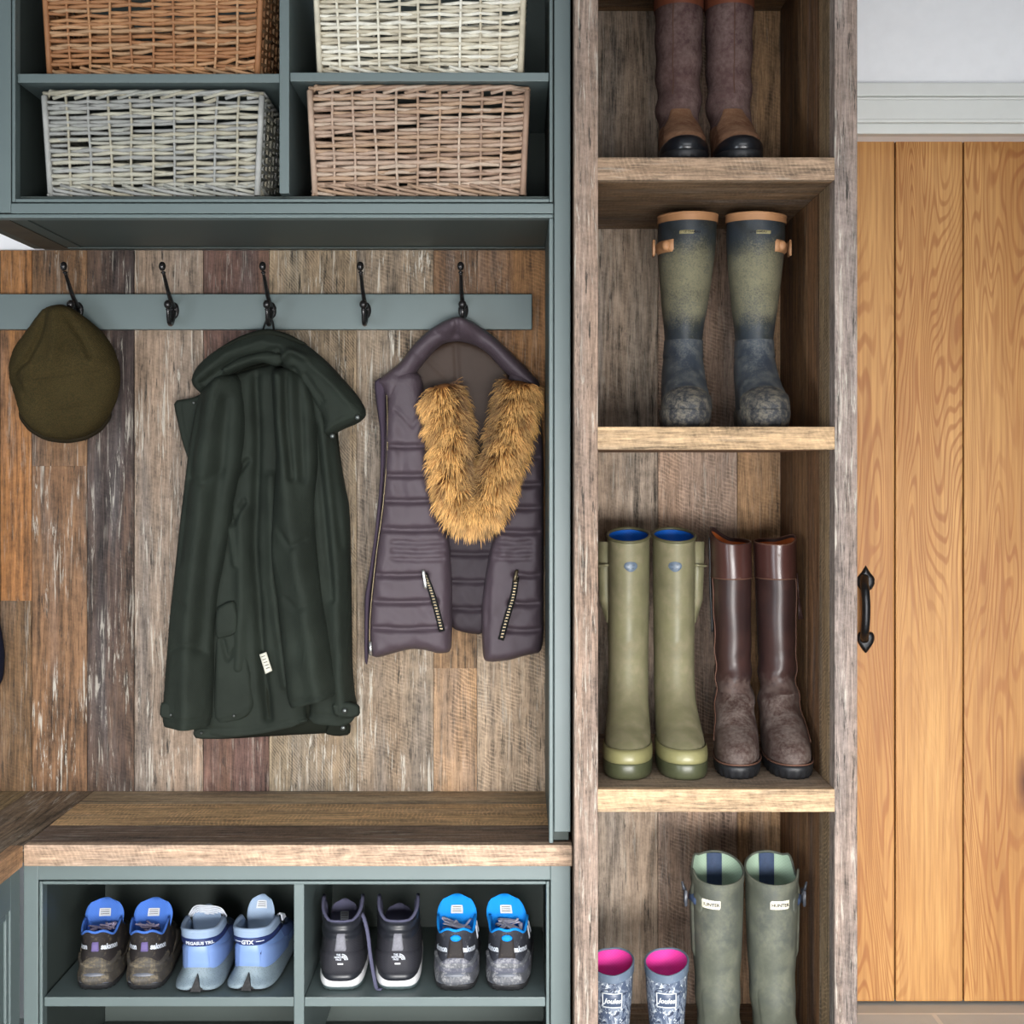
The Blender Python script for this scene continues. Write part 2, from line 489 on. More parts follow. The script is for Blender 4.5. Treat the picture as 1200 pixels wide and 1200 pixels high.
# stone floor
m = NT('limestone_tiles'); oc = m.obj()
br = m.n('ShaderNodeTexBrick', {'offset': .5}, Vector=m.vmath('ADD', oc, (.675, .405, 0)), Color1=L4((208, 214, 214)), Color2=L4((186, 188, 184)), Mortar=L4((236, 234, 226)), Scale=1.0)
br.inputs['Mortar Size'].default_value = .005; br.inputs['Brick Width'].default_value = .75; br.inputs['Row Height'].default_value = .45
col = m.mix(m.lerp(m.noise(oc, 9, 6, .6), .3, .7, 0, .25), br.outputs[0], L4((160, 162, 160)))
m.set(Base_Color=col, Roughness=.55); m.bump(m.noise(oc, 40, 5), .15, .002)
o = Boards().box(-2.4, 2.4, -4.4, 1.2, -.03, 0, bev=0).put('floor', m.m); setp(o, 'pale grey stone tiled floor with light grout', 'floor', kind='structure')
o = Boards().box(-2.4, 2.4, -4.4, 1.2, 2.45, 2.5, bev=0).put('ceiling', WHITE); setp(o, 'plain white ceiling', 'ceiling', kind='structure')

# door: three broad oak boards in view
m = NT('golden_oak'); oc = m.obj(); seed = m.attr('Sd', 'Fac')
off = m.scale(m.n('ShaderNodeCombineXYZ', None, X=seed, Y=seed, Z=seed).outputs[0], (2.3, 4.1, 1.7))
oc = m.vmath('ADD', oc, off)
rn = m.noise(m.scale(oc, (9.0, 9.0, .85)), 1, 2.2, .45, .25)
ring = m.math('SINE', m.math('MULTIPLY', rn, 330.0))
ring = m.step(ring, .0, 1.0)
rm = m.step(m.noise(m.scale(oc, (5, 5, 1.2)), 1, 2), .36, .58)
g = m.noise(m.scale(oc, (190, 190, 5)), 1, 5, .6)
tone = m.noise(m.scale(oc, (5, 5, 1.1)), 1, 4)
base = m.mix(m.step(tone, .35, .65), L4((198, 150, 90)), L4((174, 124, 66)))
c = m.mix(m.math('MULTIPLY', m.math('MULTIPLY', ring, rm), .6), base, L4((140, 78, 32)))
c = m.mix(m.lerp(g, .38, .66, 0, .5), c, L4((132, 78, 36)))
vor = m.n('ShaderNodeTexVoronoi', {'feature': 'F1'}, Vector=m.vmath('ADD', m.scale(oc, (4.2, 4.2, 1.9)), m.n('ShaderNodeCombineXYZ', None, X=m.math('MULTIPLY', m.noise(oc, 14, 2), .06)).outputs[0]), Scale=1.0).outputs['Distance']
c = m.mix(m.step(vor, .06, .16, .8, 0), c, L4((96, 48, 22)))
c = m.mix(m.step(vor, .035, .075, .95, 0), c, L4((30, 17, 10)))
m.set(Base_Color=c, Roughness=.5, Specular_IOR_Level=.35); m.bump(m.math('ADD', g, ring), .12, .0012)
OAK = m.m
YD = .55
door = thing('door_1', (PX(1100, YD), YD, 0), 'golden oak plank door with a black iron pull handle', 'door', kind='structure')
b = Boards(); zb, zt = PZ(1175, YD), PZ(165, YD)
xs = [dx0 - .02, PX(1049, YD), PX(1129, YD), PX(1212, YD), PX(1300, YD), dx1]
for a, c2 in zip(xs[:-1], xs[1:]): b.box(a + .0012, c2 - .0012, YD, YD + .035, max(zb, .006), zt, (200, 150, 90), bev=.003)
b.put('boards', OAK, door)
h = thing('handle', P(1015, 714, YD), None, None); h.parent = door; h.location = h.location - door.location
def plate(top, bot, up):
    cx = 1014.5; w = 10.5; hh = bot - top; s = 1 if up else -1
    y0 = bot if up else top
    pts = [(-.55, 0), (-1, .22), (-1, .5), (-.45, .72), (-.12, .92), (0, 1), (.12, .92), (.45, .72), (1, .5), (1, .22), (.55, 0)] if up else \
          [(-.8, 0), (-1, .2), (-.92, .45), (-.4, .8), (0, 1), (.4, .8), (.92, .45), (1, .2), (.8, 0), (.3, -.04), (-.3, -.04)]
    return relief([(cx + a * w, y0 - s * q * hh) for a, q in pts], YD - .001, .005, 5, res=1.6, back=.0, it=1)
put('handle_plate', plate(662, 692, True), IRON, h, smooth=True); put('handle_plate', plate(741, 766, False), IRON, h)
bm = bmesh.new()
pts = [P(1013, 676, YD - .004), P(1013, 684, YD - .022), P(1014, 692, YD - .034), P(1015, 706, YD - .038), P(1015, 722, YD - .038), P(1014, 738, YD - .034), P(1013, 746, YD - .02), P(1013, 750, YD - .004)]
tube(bm, spline(pts, 4), .0085, 10, flat=.8); put('handle_grip', bm, IRON, h)
# door head: stepped white architrave and the taupe lining beneath
b = Boards(); yf = .425
for t, bt, dpt in ((97, 113, .0), (114.5, 139, .012), (142, 155, .018)):
    b.box(.562, 1.72, yf - .004 + dpt, wy0, PZ(bt, yf), PZ(t, yf), bev=.003)
for t, bt in ((113, 116), (138, 143)): b.box(.562, 1.72, yf + .004, wy0, PZ(bt, yf), PZ(t, yf), bev=.004)
b.box(.575, dx0, yf + .010, wy0, 0, PZ(155, yf) - .001, bev=.003); b.box(.575, .59, yf + .002, wy0, 0, PZ(155, yf) - .001, bev=.003)
o = b.put('trim_1', TRIMW); setp(o, 'stepped pale grey architrave over the oak door', 'door trim', kind='structure')
b = Boards(); b.box(dx0, dx1, wy0 - .015, YD + .04, PZ(155, .46), PZ(155, .46) + .03, bev=.001)
o = b.put('trim_2', LINTEL); setp(o, 'taupe door lining under the architrave', 'door lining', kind='structure')

# ================================================================== boot rack
YR = CAMY + 2.625      # front of the rack
z1, z2, z3, z4 = PZ(184, YR), PZ(500, YR), PZ(925, YR), .035
rack = thing('boot_rack', (PX(840, YR), YR, 0), 'tall open boot rack of reclaimed timber with shelves', 'boot rack')
GREY, CRACK = (150, 130, 118), (.55, .2, .35)
def post(a, c, fx, name='post'):
    return
b = Boards(); b.box(PX(673, YR), PX(701, YR), YR, YR + .05, 0, 2.12, (138, 120, 108), (.7, .15, .3), .003, 3.3); b.put('post', WZ, rack)
b = Boards(); b.box(PX(978, YR), PX(1005, YR), YR, YR + .045, 0, 2.12, (134, 121, 114), (.7, .15, .3), .003, 17.2); b.put('post', WZ, rack)
xl0, xl1 = PX(674, YR), PX(674, YR) + .022
xr1 = PX(1005, YR) - .002; xr0 = PX(978, YR)
b = Boards(); b.box(xl0, xl1, YR + .05, YB, 0, 2.12, (112, 84, 62), (.1, .3, .3)); b.put('side_panel', WZ, rack)
b = Boards(); ys = [YR + .045, YR + .135, YR + .25, YR + .40, YB]; cs = [(138, 116, 88), (112, 80, 54), (124, 92, 62), (104, 76, 54)]; fs = [(.2, 1.0, .1), (.15, .2, .7), (.2, .2, .8), (.2, .2, .4)]
for i in range(4): b.box(xr0 + rnd.uniform(0, .001), xr1, ys[i] + .0004, ys[i + 1] - .0004, 0, 2.12, cs[i], fs[i], .001)
b.put('side_panel', WZ, rack)
b = Boards(); xb = [xl0 + .001, PX(771, YB), PX(864, YB), PX(930, YB)]
for i, (c, fx) in enumerate((((146, 132, 118), (.35, .15, .8)), ((148, 126, 110), (.3, .8, .2)), ((158, 126, 94), (.2, .3, .7)))):
    b.box(xb[i] + .0005, xb[i + 1] - .0005, YB, YB + .016, 0, 2.12, c, fx, .001)
b.put('back_panel', WZ, rack)
for zz, th, c, ct, fx in ((z1, PZ(184, YR) - PZ(211, YR), (150, 126, 104), (120, 96, 72), (.25, .5, .2)), (z2, PZ(500, YR) - PZ(527, YR), (182, 154, 120), (140, 104, 78), (.08, .2, .15)),
                  (z3, PZ(925, YR) - PZ(952, YR), (182, 154, 122), (160, 140, 120), (.1, .15, .3)), (1.971 + .035, .035, (150, 120, 90), (110, 85, 60), (.2, .2, .2)), (z4, .035, (140, 112, 84), (120, 100, 80), (.2, .2, .2))):
    b = Boards()
    b.box(xl1 - .001, xr0 + .001, YR + .001, YR + .02, zz - th, zz, c, fx, .0025)
    n = 3; yy = [YR + .0205 + (YB - YR - .021) * i / n for i in range(n + 1)]
    for i in range(n): b.box(xl1, xr0, yy[i], yy[i + 1] - .0005, zz - th, zz, tuple(v * f for v, f in zip(ct, (rnd.uniform(.92, 1.08),) * 3)), (.3, .4, .3), .001)
    b.put('shelf', WX, rack)

# ================================================================== painted cabinets
YC = 0.0
def frame(b, x0, x1, zl, zh, y0, y1, w=.0055, gap=.0018):
    """a bead moulding lining an opening"""
    b.box(x0 - w, x0, y0 - .002, y1, zl - w, zh + w, bev=.002); b.box(x1, x1 + w, y0 - .002, y1, zl - w, zh + w, bev=.002)
    b.box(x0, x1, y0 - .002, y1, zl - w, zl, bev=.002); b.box(x0, x1, y0 - .002, y1, zh, zh + w, bev=.002)
# -- upper cabinet with the alcove side
up = thing('basket_cabinet', (PX(330, 0), 0, PZ(250, 0)), 'grey-green painted open cabinet holding four wicker baskets', 'cabinet')
zt = 2.12; Lx = PX(-53, 0); ox0, ox1 = PX(18, 0), PX(644, 0)
zr0, zr1 = PZ(250, 0), PZ(233, 0)
b = Boards()
g = .0075
b.box(PX(649.5, 0), PX(668.5, 0), 0, .028, PZ(975, 0), zt, bev=.0015)                   # long right stile
b.box(Lx, ox0 - g, 0, .028, zr0 + .001, zt, bev=.0015)                                     # left stile
b.box(ox0 - g, PX(648.5, 0), 0, .028, zr0, zr1 - g, bev=.0015)                     # bottom rail
b.put('face_frame', PAINT, up)
b = Boards(); frame(b, ox0, ox1, zr1, 2.05, .001, .028)
b.box(Lx, PX(648.5, 0), .001, .03, zr0 - .0075, zr0 - .001, bev=.002)
b.box(PX(643.5, 0), PX(648.5, 0), .001, .03, .452, zr0 - .008, bev=.002)
b.put('bead_moulding', PAINT, up)
b = Boards(); b.box(PX(644.2, 0), PX(667, 0), .03, YB - .001, .4508, zt, bev=.001); b.put('side_panel', PAINT_SHADE, up)
b = Boards(); b.box(Lx, ox0 - .004, .03, YB - .001, zr0 - .0, zt, bev=.001); b.put('side_panel', PAINT_SHADE, up)
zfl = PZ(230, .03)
b = Boards(); b.box(ox0 - .003, ox1, .03, YB - .012, zr0 + .002, zfl, bev=.001); b.put('bottom_panel', PAINT_SHADE, up)
b = Boards(); b.box(Lx, ox1, YB - .011, YB - .001, zfl, zt, bev=0); b.put('back_panel', PAINT_SHADE, up)
b = Boards(); b.box(ox0 + .001, PX(327, 0) - .0005, .008, YB - .012, PZ(95.5, 0), PZ(85, 0), bev=.0015); b.put('shelf', PAINT, up)
b = Boards(); b.box(PX(338.5, 0) + .0005, ox1 - .001, .008, YB - .012, PZ(94, 0), PZ(83.5, 0), bev=.0015); b.put('shelf', PAINT, up)
b = Boards(); b.box(PX(327, 0), PX(338.5, 0), .004, YB - .012, zfl + .0005, zt, bev=.0015); b.put('divider', PAINT, up)
# under the cabinet: a cross rail at the back and a board running back at the left
b = Boards(); b.box(PX(78, .42), ox1, .425, YB - .001, PZ(291, .425), zr0 + .001, bev=.001); b.put('hanging_rail', PAINT_SHADE, up)
DKW = plain('dark_stained_board', (74, 66, 54), .6, .3, var=.25, vs=20)
b = Boards(); b.box(PX(48, .42), PX(78, .42) - .0005, .031, YB - .001, PZ(291, .425), zr0 - .0005, bev=.001); b.put('bearer', DKW, up)

# -- bench
zs = PZ(990, 0); th = PZ(990, 0) - PZ(1015, 0)
xcor = PX(27.5, 0)          # inner corner with the return bench
bt = thing('bench_top', (PX(345, 0), .2, zs), 'long reclaimed timber bench top below the hanging coats', 'bench')
xbr = PX(670.5, 0)
yA, yB_, yC = PZ(990, 0), 0, 0
def depth_at(py): return (EYE - zs) * FPX / (py - CY) + CAMY
y1b, y2b = depth_at(967), depth_at(942)
b = Boards(); b.box(xcor + .0008, xbr, -.002, .022, zs - th, zs, (184, 157, 134), (.1, .35, .15), .002, 5.5); b.put('front_edge', WX, bt)
b = Boards(); b.box(xcor + .0008, xbr, .0222, y1b, zs - .03, zs - .0002, (108, 90, 78), (.55, .3, .5), .001, 9.1); b.put('seat_board', WX, bt, label='dark brown scratched front board')
b = Boards(); b.box(xcor + .0008, xbr - .02, y1b + .0005, y2b, zs - .03, zs - .0002, (206, 168, 122), (.15, .7, .3), .001, 12.1); b.put('seat_board', WX, bt, label='tan middle board')
b = Boards(); b.box(xcor + .0008, xbr - .02, y2b + .0005, YB - .001, zs - .03, zs - .0002, (168, 146, 116), (.3, .2, .5), .001, 2.1); b.put('seat_board', WX, bt, label='greyish back board')
ct = thing('corner_bench_top', (xcor - .2, 0, zs), 'return bench top running forward along the left side', 'bench')
xp1, xp2 = xcor - .022, xcor - .125
b = Boards(); b.box(xcor - .0215, xcor, -1.2, -.003, zs - th, zs, (184, 142, 106), (.1, .35, .2), .002, 4.2); b.put('front_edge', WY, ct)
b = Boards(); b.box(xp2, xp1, -1.2, YB - .001, zs - .03, zs - .0002, (122, 106, 88), (.8, .2, 1.0), .001, 8.4); b.box(xp1, xcor, -.0028, YB - .001, zs - .03, zs - .0002, (122, 106, 88), (.8, .2, 1.0), .001, 8.4); b.put('seat_board', WY, ct, label='dark board with pale curving grain')
b = Boards(); b.box(xp2 - .2, xp2 - .0005, -1.2, YB - .001, zs - .03, zs - .0002, (146, 128, 96), (.3, .2, .6), .001, 6.4); b.put('seat_board', WY, ct, label='olive brown rear board')

# -- shoe cabinet under the bench
zc1 = zs - th - .0005; YS = .012
sx0, sx1 = PX(50, YS), PX(640, YS)
sc = thing('shoe_cabinet', (PX(345, 0), YS, 0), 'grey-green painted shoe cabinet beneath the long bench', 'cabinet')
ztop = PZ(1036.5, YS)
b = Boards()
b.box(PX(27.5, YS), sx0 - g, YS, YS + .028, 0, zc1, bev=.0015)
b.box(sx1 + g, PX(668.5, YS), YS, YS + .028, 0, zc1, bev=.0015)
b.box(sx0 - g, sx1 + g, YS, YS + .028, ztop + g, zc1, bev=.0015)
b.box(sx0 - g, sx1 + g, YS, YS + .028, 0, .03, bev=.0015)
b.put('face_frame', PAINT, sc)
b = Boards(); frame(b, sx0, sx1, .0385, ztop, YS + .001, YS + .028); b.put('bead_moulding', PAINT, sc)
for xa, xb_ in ((PX(27.5, YS) + .002, sx0 - .003), (sx1 + .003, PX(668.5, YS))):
    b = Boards(); b.box(xa, xb_, YS + .029, YB - .002, 0, zc1, bev=.001); b.put('side_panel', PAINT_SHADE, sc)
b = Boards(); b.box(sx0 - .002, sx1 + .002, YB - .014, YB - .002, 0, zc1, bev=0); b.put('back_panel', PAINT_SHADE, sc)
xd0, xd1 = PX(344, YS), PX(356, YS)
b = Boards(); b.box(xd0, xd1, YS + .004, YB - .015, .0385, ztop - .0005, bev=.0015); b.put('divider', PAINT, sc)
zsh = PZ(1168.5, YS + .006)
for xa, xb_ in ((sx0 + .001, xd0 - .0005), (xd1 + .0005, sx1 - .001)):
    b = Boards(); b.box(xa, xb_, YS + .006, YB - .015, zsh - .016, zsh, bev=.0015); b.put('shelf', PAINT, sc)
b = Boards(); b.box(sx0 - .002, sx1 + .002, YS + .029, YB - .015, 0, .006, bev=.001); b.put('bottom_panel', PAINT_SHADE, sc)

# -- panelled cabinet under the return bench
cc = thing('corner_cabinet', (xcor - .2, -.3, 0), 'grey-green cabinet with a recessed panel under the left return bench', 'cabinet')
xf = xcor - .006
b = Boards(); b.box(xf - .02, xf, -.05, -.001, .0, zc1, bev=.0015); b.box(xf - .02, xf, -1.15, -.0505, zc1 - .06, zc1, bev=.0015); b.box(xf - .02, xf, -1.15, -.0505, 0, .06, bev=.0015); b.box(xf - .02, xf, -1.15, -1.09, .0605, zc1 - .0605, bev=.0015)
b.put('face_frame', PAINT, cc)
b = Boards(); b.box(xf - .018, xf - .009, -1.0895, -.0505, .0605, zc1 - .0605, bev=.001); b.put('panel', PAINT, cc)
b = Boards(); w = .012
b.box(xf - .009, xf - .003, -.0625, -.051, .061, zc1 - .061, bev=.003); b.box(xf - .009, xf - .003, -1.089, -.063, zc1 - .073, zc1 - .061, bev=.003); b.box(xf - .009, xf - .003, -1.089, -.063, .061, .073, bev=.003)
b.put('bead_moulding', PAINT, cc)
b = Boards(); b.box(xf - .4, xf - .0205, -1.15, -.001, 0, zc1, bev=.001); b.put('carcass', PAINT_SHADE, cc)

# ================================================================== hook rail
YH = .425
hr = thing('hook_rail', P(310, 365, YH), 'grey-green painted board with five double coat hooks', 'coat rack')
b = Boards(); b.box(PX(-60, YH), PX(623.5, YH), YH, YB - .0005, PZ(386, YH), PZ(344.5, YH), bev=.002); b.put('rail_board', PAINT, hr)
hook = None
def make_hook(px, first=None):
    X = PX(px, YH); z0 = PZ(364, YH)
    e = thing('coat_hook', (X, YH, z0), None, None); e.parent = hr; e.location = Vector((X, YH, z0)) - ORG[hr.name]
    return e
def hook_parts(e):
    bm = bmesh.new()   # oval plate
    bmesh.ops.create_uvsphere(bm, u_segments=20, v_segments=10, radius=1, matrix=Matrix.Diagonal((.010, .0045, .0165, 1)))
    put('base_plate', bm, STEEL, e, local=True)
    bm = bmesh.new()
    up_ = spline([(0, -.003, .006), (-.001, -.018, .014), (-.002, -.042, .03), (-.002, -.068, .05), (-.002, -.086, .063)], 5)
    tube(bm, up_, [.0052 - .0022 * i / (len(up_) - 1) for i in range(len(up_))], 10)
    put('upper_arm', bm, STEEL, e, local=True)
    bm = bmesh.new()
    lo = spline([(0, -.003, -.002), (0, -.012, -.016), (0, -.026, -.028), (0, -.043, -.027), (0, -.052, -.014), (0, -.055, -.003)], 5)
    tube(bm, lo, [.0055 - .002 * i / (len(lo) - 1) for i in range(len(lo))], 10)
    put('lower_arm', bm, STEEL, e, local=True)
    bm = bmesh.new(); ball(bm, (-.002, -.0865, .0635), .0048, 12, .6); ball(bm, (-.002, -.0915, .0685), .0040, 10, .6); ball(bm, (-.002, -.096, .074), .0068, 12, 1.3)
    put('knob', bm, STEEL, e, local=True)
    bm = bmesh.new(); ball(bm, (0, -.055, -.003), .0045, 12, .6); ball(bm, (0, -.0555, .0065), .0078, 12, 1.1)
    put('knob', bm, STEEL, e, local=True)
H0 = make_hook(92); hook_parts(H0)
for px in (204, 318, 429, 543):
    e = make_hook(px)
    for ch in list(H0.children):
        c = ch.copy(); c.parent = e; COL.objects.link(c)

# ================================================================== wicker baskets
WICK = attr_mat('peeled_willow', .55, .35, .3, 260, .12)
def basket(name, label, px0, px1, pyt, pyb, zfloor, Y, cols, dep=.33, cut=None, rotz=0.0, seed=0):
    R = random.Random(seed)
    x0, x1 = PX(px0, Y), PX(px1, Y); w = x1 - x0; h = PZ(pyt, Y) - zfloor
    t = thing(name, ((x0 + x1) / 2, Y, zfloor), label, 'basket', 'wicker storage baskets', rotz)
    parts = {}
    def pen(key): return parts.setdefault(key, [bmesh.new(), []])
    def rod(key, pts, r, n=5, cm=1.0, cap=True):
        bm, cs = pen(key); a = len(bm.verts)
        tube(bm, pts, r, n, cap=cap)
        c = [v * cm for v in lin(R.choice(cols))]; cs.append((a, len(bm.verts), c))
    def at(s, z, o):
        """point at perimeter position s (metres from the front left corner), height z, pushed out by o"""
        k = .955 + .045 * z / h; W, D = w / 2 * k, dep
        s = s % (2 * (w + dep))
        if s < w: return Vector(((s / w * 2 - 1) * W, -o + (1 - k) * .3, z))
        s -= w
        if s < dep: return Vector((W + o, s, z))
        s -= dep
        if s < w: return Vector((W - s / w * 2 * W, D + o, z))
        s -= w
        return Vector((-W - o, D - s, z))
    nf, ns = 10, 9
    st = [w * i / nf for i in range(nf)] + [w + dep * i / ns for i in range(ns)] + [w + dep + w * i / nf for i in range(nf)] + [2 * w + dep + dep * i / ns for i in range(ns)]
    per = 2 * (w + dep); M = len(st)
    for i, s in enumerate(st):
        corner = i in (0, nf, nf + ns, 2 * nf + ns)
        r = .0055 if corner else .0024
        rod('stakes', [at(s + R.uniform(-.002, .002) * (not corner), z, (.003 if corner else .0038)) for z in (0.002, h * .35, h * .7, h - .008)], r, 6, 1.05)
    rows = int((h - .033) / .0066); zb = .018
    amp = .0036
    for rw in range(rows):
        z = zb + (h - .034) * rw / (rows - 1)
        lift = R.uniform(-.0012, .0012)
        jit = [R.uniform(-.0013, .0013) for _ in range(M)]
        a = R.randrange(M)
        k = 0
        while k < M:                         # several rods follow each other round the basket
            ln = R.randint(6, 11); ln = min(ln, M - k)
            pts = []
            for j in range(ln + 1):
                i = (a + k + j) % M; s0 = st[i] + (per if a + k + j >= M else 0)
                s1 = st[(i + 1) % M] + (per if (i + 1) >= M else 0) + (per if a + k + j >= M else 0)
                o = amp if (i + rw) % 2 else -amp
                sl = -.0026 + .0052 * j / ln
                pts.append(at(s0, z + jit[i] + lift + sl, o))
                if j < ln: pts.append(at((s0 + s1) / 2, z + (jit[i] + jit[(i + 1) % M]) / 2 + lift + sl, 0))
            rr = R.uniform(.0032, .0039)
            rod('weave', pts, [rr * (.8 + .35 * abs(math.sin(3 * q / len(pts)))) for q in range(len(pts))], 5)
            k += ln
    # slanted border strands at the foot and the rolled rim
    for i in range(M):
        s0 = st[i]; L_ = (st[(i + 1) % M] - s0) % per
        rod('foot_border', [at(s0 - L_ * .5, .021, .003), at(s0 + L_ * .3, .012, .0065), at(s0 + L_ * 1.2, .0055, .0065), at(s0 + L_ * 1.9, .0035, .002)], .0031, 5)
        rod('rim', [at(s0 - L_ * .6, h - .012, .001), at(s0 + L_ * .3, h - .004, .006), at(s0 + L_ * 1.3, h - .001, .004), at(s0 + L_ * 2.2, h - .004, -.004)], .0034, 5)
        rod('rim', [at(s0, h - .006, -.003), at(s0 + L_, h - .0035, .004), at(s0 + L_ * 2, h - .008, .003)], .003, 5, .9)
    bm, cs = pen('base'); 
    bmesh.ops.create_cube(bm, size=1, matrix=Matrix.Translation((0, dep / 2, .006)) @ Matrix.Diagonal((w * .93, dep * .95, .004, 1))); cs.append((0, 8, lin((90, 70, 50))))
    for key, (bm, cs) in parts.items():
        o = put(key, bm, WICK, t, local=True)
        A = np.ones((len(o.data.vertices), 4), np.float32)
        for a, b_, c in cs: A[a:b_, :3] = c
        o.data.color_attributes.new('Col', 'FLOAT_COLOR', 'POINT').data.foreach_set('color', A.ravel())
    return t
zsl, zsr = PZ(85, 0) + .0005, PZ(83.5, 0) + .0005
BR = [(180, 134, 94), (166, 118, 80), (190, 148, 110), (156, 108, 72), (176, 140, 106)]
WH = [(226, 220, 202), (208, 200, 180), (232, 228, 214), (196, 186, 164)]
GR = [(168, 166, 154), (158, 158, 150), (176, 172, 156), (150, 150, 146), (166, 160, 142), (162, 162, 158)]
TN = [(172, 148, 130), (162, 136, 116), (180, 160, 142), (150, 124, 106), (168, 140, 116)]
basket('wicker_basket', 'honey brown wicker basket, upper left of the four', 51, 305, -42, 85, zsl, .045, BR, seed=1)
basket('wicker_basket', 'creamy white wicker basket, upper right of the four', 369, 613, -42, 83, zsr, .045, WH, seed=2)
basket('wicker_basket', 'silver grey wicker basket, lower left of the four', 52, 305, 107, 230, zfl + .0005, .035, GR, seed=3)
basket('wicker_basket', 'pinkish tan wicker basket, lower right of the four', 363, 616, 101, 229, zfl + .0005, .03, TN, seed=4)
# ================================================================== hanging clothes
rng = np.random.RandomState(5)
def wav(Q, d, amp, fx, fy, ph=0.0):
    return amp * np.sin(Q[:, 0] * fx + Q[:, 1] * fy + ph) * np.sin(Q[:, 1] * fy * .61 - Q[:, 0] * fx * .37 + 1.3 + ph)
def crumple(a, s=1.0, seed=0):
    r = np.random.RandomState(seed); ks = [(r.uniform(-.16, .16) * s, r.uniform(-.12, .12) * s, r.uniform(0, 6)) for _ in range(9)]
    def f(Q, d):
        v = np.zeros(len(Q))
        for kx, ky, p in ks: v += np.sin(Q[:, 0] * kx + Q[:, 1] * ky + p + .8 * np.sin(Q[:, 1] * .03 + p))
        return a * v / 3
    return f
# ---- flat cap on the first hook
TW = cloth('olive_tweed', (50, 45, 27), .95, 1500, .2, .5, .08, .0, c2=(66, 55, 32))
TWD = cloth('dark_tweed_edge', (38, 32, 20), .9, 1500, .2, .4, .15)
YCAP = .388
cap = thing('flat_cap', P(76, 362, YCAP), 'olive brown tweed flat cap hanging on the leftmost hook', 'cap')
cp = [(52, 363), (62, 359), (78, 358), (92, 364), (106, 376), (122, 391), (133, 408), (140, 428), (141, 448), (137, 468), (128, 488), (115, 503), (98, 512), (76, 516), (54, 513), (36, 502), (24, 486), (19, 466), (12, 446), (11, 428), (17, 408), (30, 390), (42, 374)]
cr = [([(64, 362), (58, 378), (52, 400), (40, 424), (26, 436)], 4, -.011), ([(84, 364), (92, 382), (104, 400), (112, 418)], 3.5, -.008), ([(72, 362), (74, 395), (70, 425)], 9, .008),
      ([(16, 438), (30, 452), (42, 470)], 5, -.007), ([(40, 446), (80, 441), (130, 433)], 1.5, -.004), ([(50, 480), (85, 479), (130, 470)], 1.5, -.004), ([(28, 420), (40, 440), (34, 470)], 8, .006)]
put('crown', relief(cp, YCAP, .052, 34, cr, 2.2, .004, tex=crumple(.0016, 1, 3), hollow=True, base=lambda Q: .034 * np.exp(-((Q[:, 0] - 86) / 28) ** 2 - ((Q[:, 1] - 362) / 15) ** 2)), TW, cap)
brim = [(22, 480), (36, 498), (56, 509), (78, 512), (100, 508), (118, 496), (130, 482), (130, 490), (118, 506), (100, 516), (78, 520), (54, 517), (34, 506), (22, 490)]
put('peak', relief(brim, YCAP + .012, .008, 5, (), 2, .006), TWD, cap)
# dark ties between the cap and hook: the crown's loose top is pinched over the lower hook
# ---- waxed field jacket on the third hook
JK = cloth('dark_green_shell', (36, 42, 36), .78, 1800, .2, .6, .2, crease=.4)
JD = cloth('dark_green_collar_lining', (28, 31, 25), .9, 1500, .15, .5, .1, crease=.4)
JB = plain('near_black_webbing', (16, 17, 16), .7, .3)
SNAP = plain('dull_gunmetal_snap', (88, 92, 90), .35, .6, metal=.7)
YJ = .41
jk = thing('field_jacket', P(313, 386, YJ), 'dark green field jacket hanging by its loop on the middle hook', 'jacket')
def lay(name, poly, off, thick, edge, cr=(), mt=None, res=3.0, par=None, tex=None, it=1, base=None, back=.004, label=None, hem=None):
    cr = [(c_[0], c_[1] * .85, c_[2] * 1.8) for c_ in cr]
    return put(name, relief(poly, YJ - off, thick, edge, cr, res, back, it, base, tex, None, hem), mt or JK, par or jk, label=label)
# back of the coat, seen at the sides and hem
lay('back_panel', [(244, 440), (330, 420), (392, 470), (399, 540), (410, 600), (412, 700), (413, 790), (409, 858), (330, 862), (268, 866), (230, 866), (226, 850), (238, 760), (214, 600), (226, 520), (232, 470)], -.014, .022, 20,
    [([(396, 540), (400, 700), (404, 850)], 8, .006)], JD)
# storm flap poking out at the left
lay('storm_flap', [(203, 470), (226, 466), (240, 460), (246, 480), (236, 520), (224, 548), (214, 520), (207, 490)], .004, .010, 6, [([(212, 474), (216, 505), (226, 540)], 2, -.002)], res=2)
# front panel with pocket
lay('front_panel', [(268, 440), (330, 424), (340, 470), (338, 560), (336, 660), (345, 760), (362, 838), (350, 848), (318, 856), (270, 862), (240, 858), (236, 846), (246, 780), (240, 700), (258, 600), (262, 500)], .006, .024, 22,
    [([(300, 420), (304, 520), (300, 640), (308, 760), (316, 840)], 6, -.012), ([(284, 600), (286, 700), (282, 780)], 9, .008), ([(320, 560), (322, 680), (338, 800)], 8, .008),
     ([(262, 575), (276, 612), (288, 588)], 4, -.007), ([(268, 545), (274, 562), (292, 540)], 4, -.007), ([(272, 620), (278, 660)], 4, .005), ([(240, 853), (300, 851), (358, 840)], 1.5, -.002)], res=2.6, tex=crumple(.0022, 1.1, 5), hem=[(362, 838), (350, 848), (318, 856), (270, 862), (240, 858)])
lay('pocket', [(253, 742), (279, 738), (290, 760), (297, 800), (299, 828), (288, 842), (258, 850), (250, 840), (252, 780)], .026, .012, 8, [([(262, 750), (268, 772), (284, 752)], 3, -.005), ([(254, 844), (282, 839), (295, 828)], 1.2, -.002)], res=2.4)
fl = lay('pocket_flap', [(254, 712), (266, 705), (276, 704), (280, 725), (279, 741), (266, 747), (253, 748), (252, 728)], .037, .009, 5, [([(256, 744), (268, 743), (276, 738)], 1.2, -.0018)], res=2)
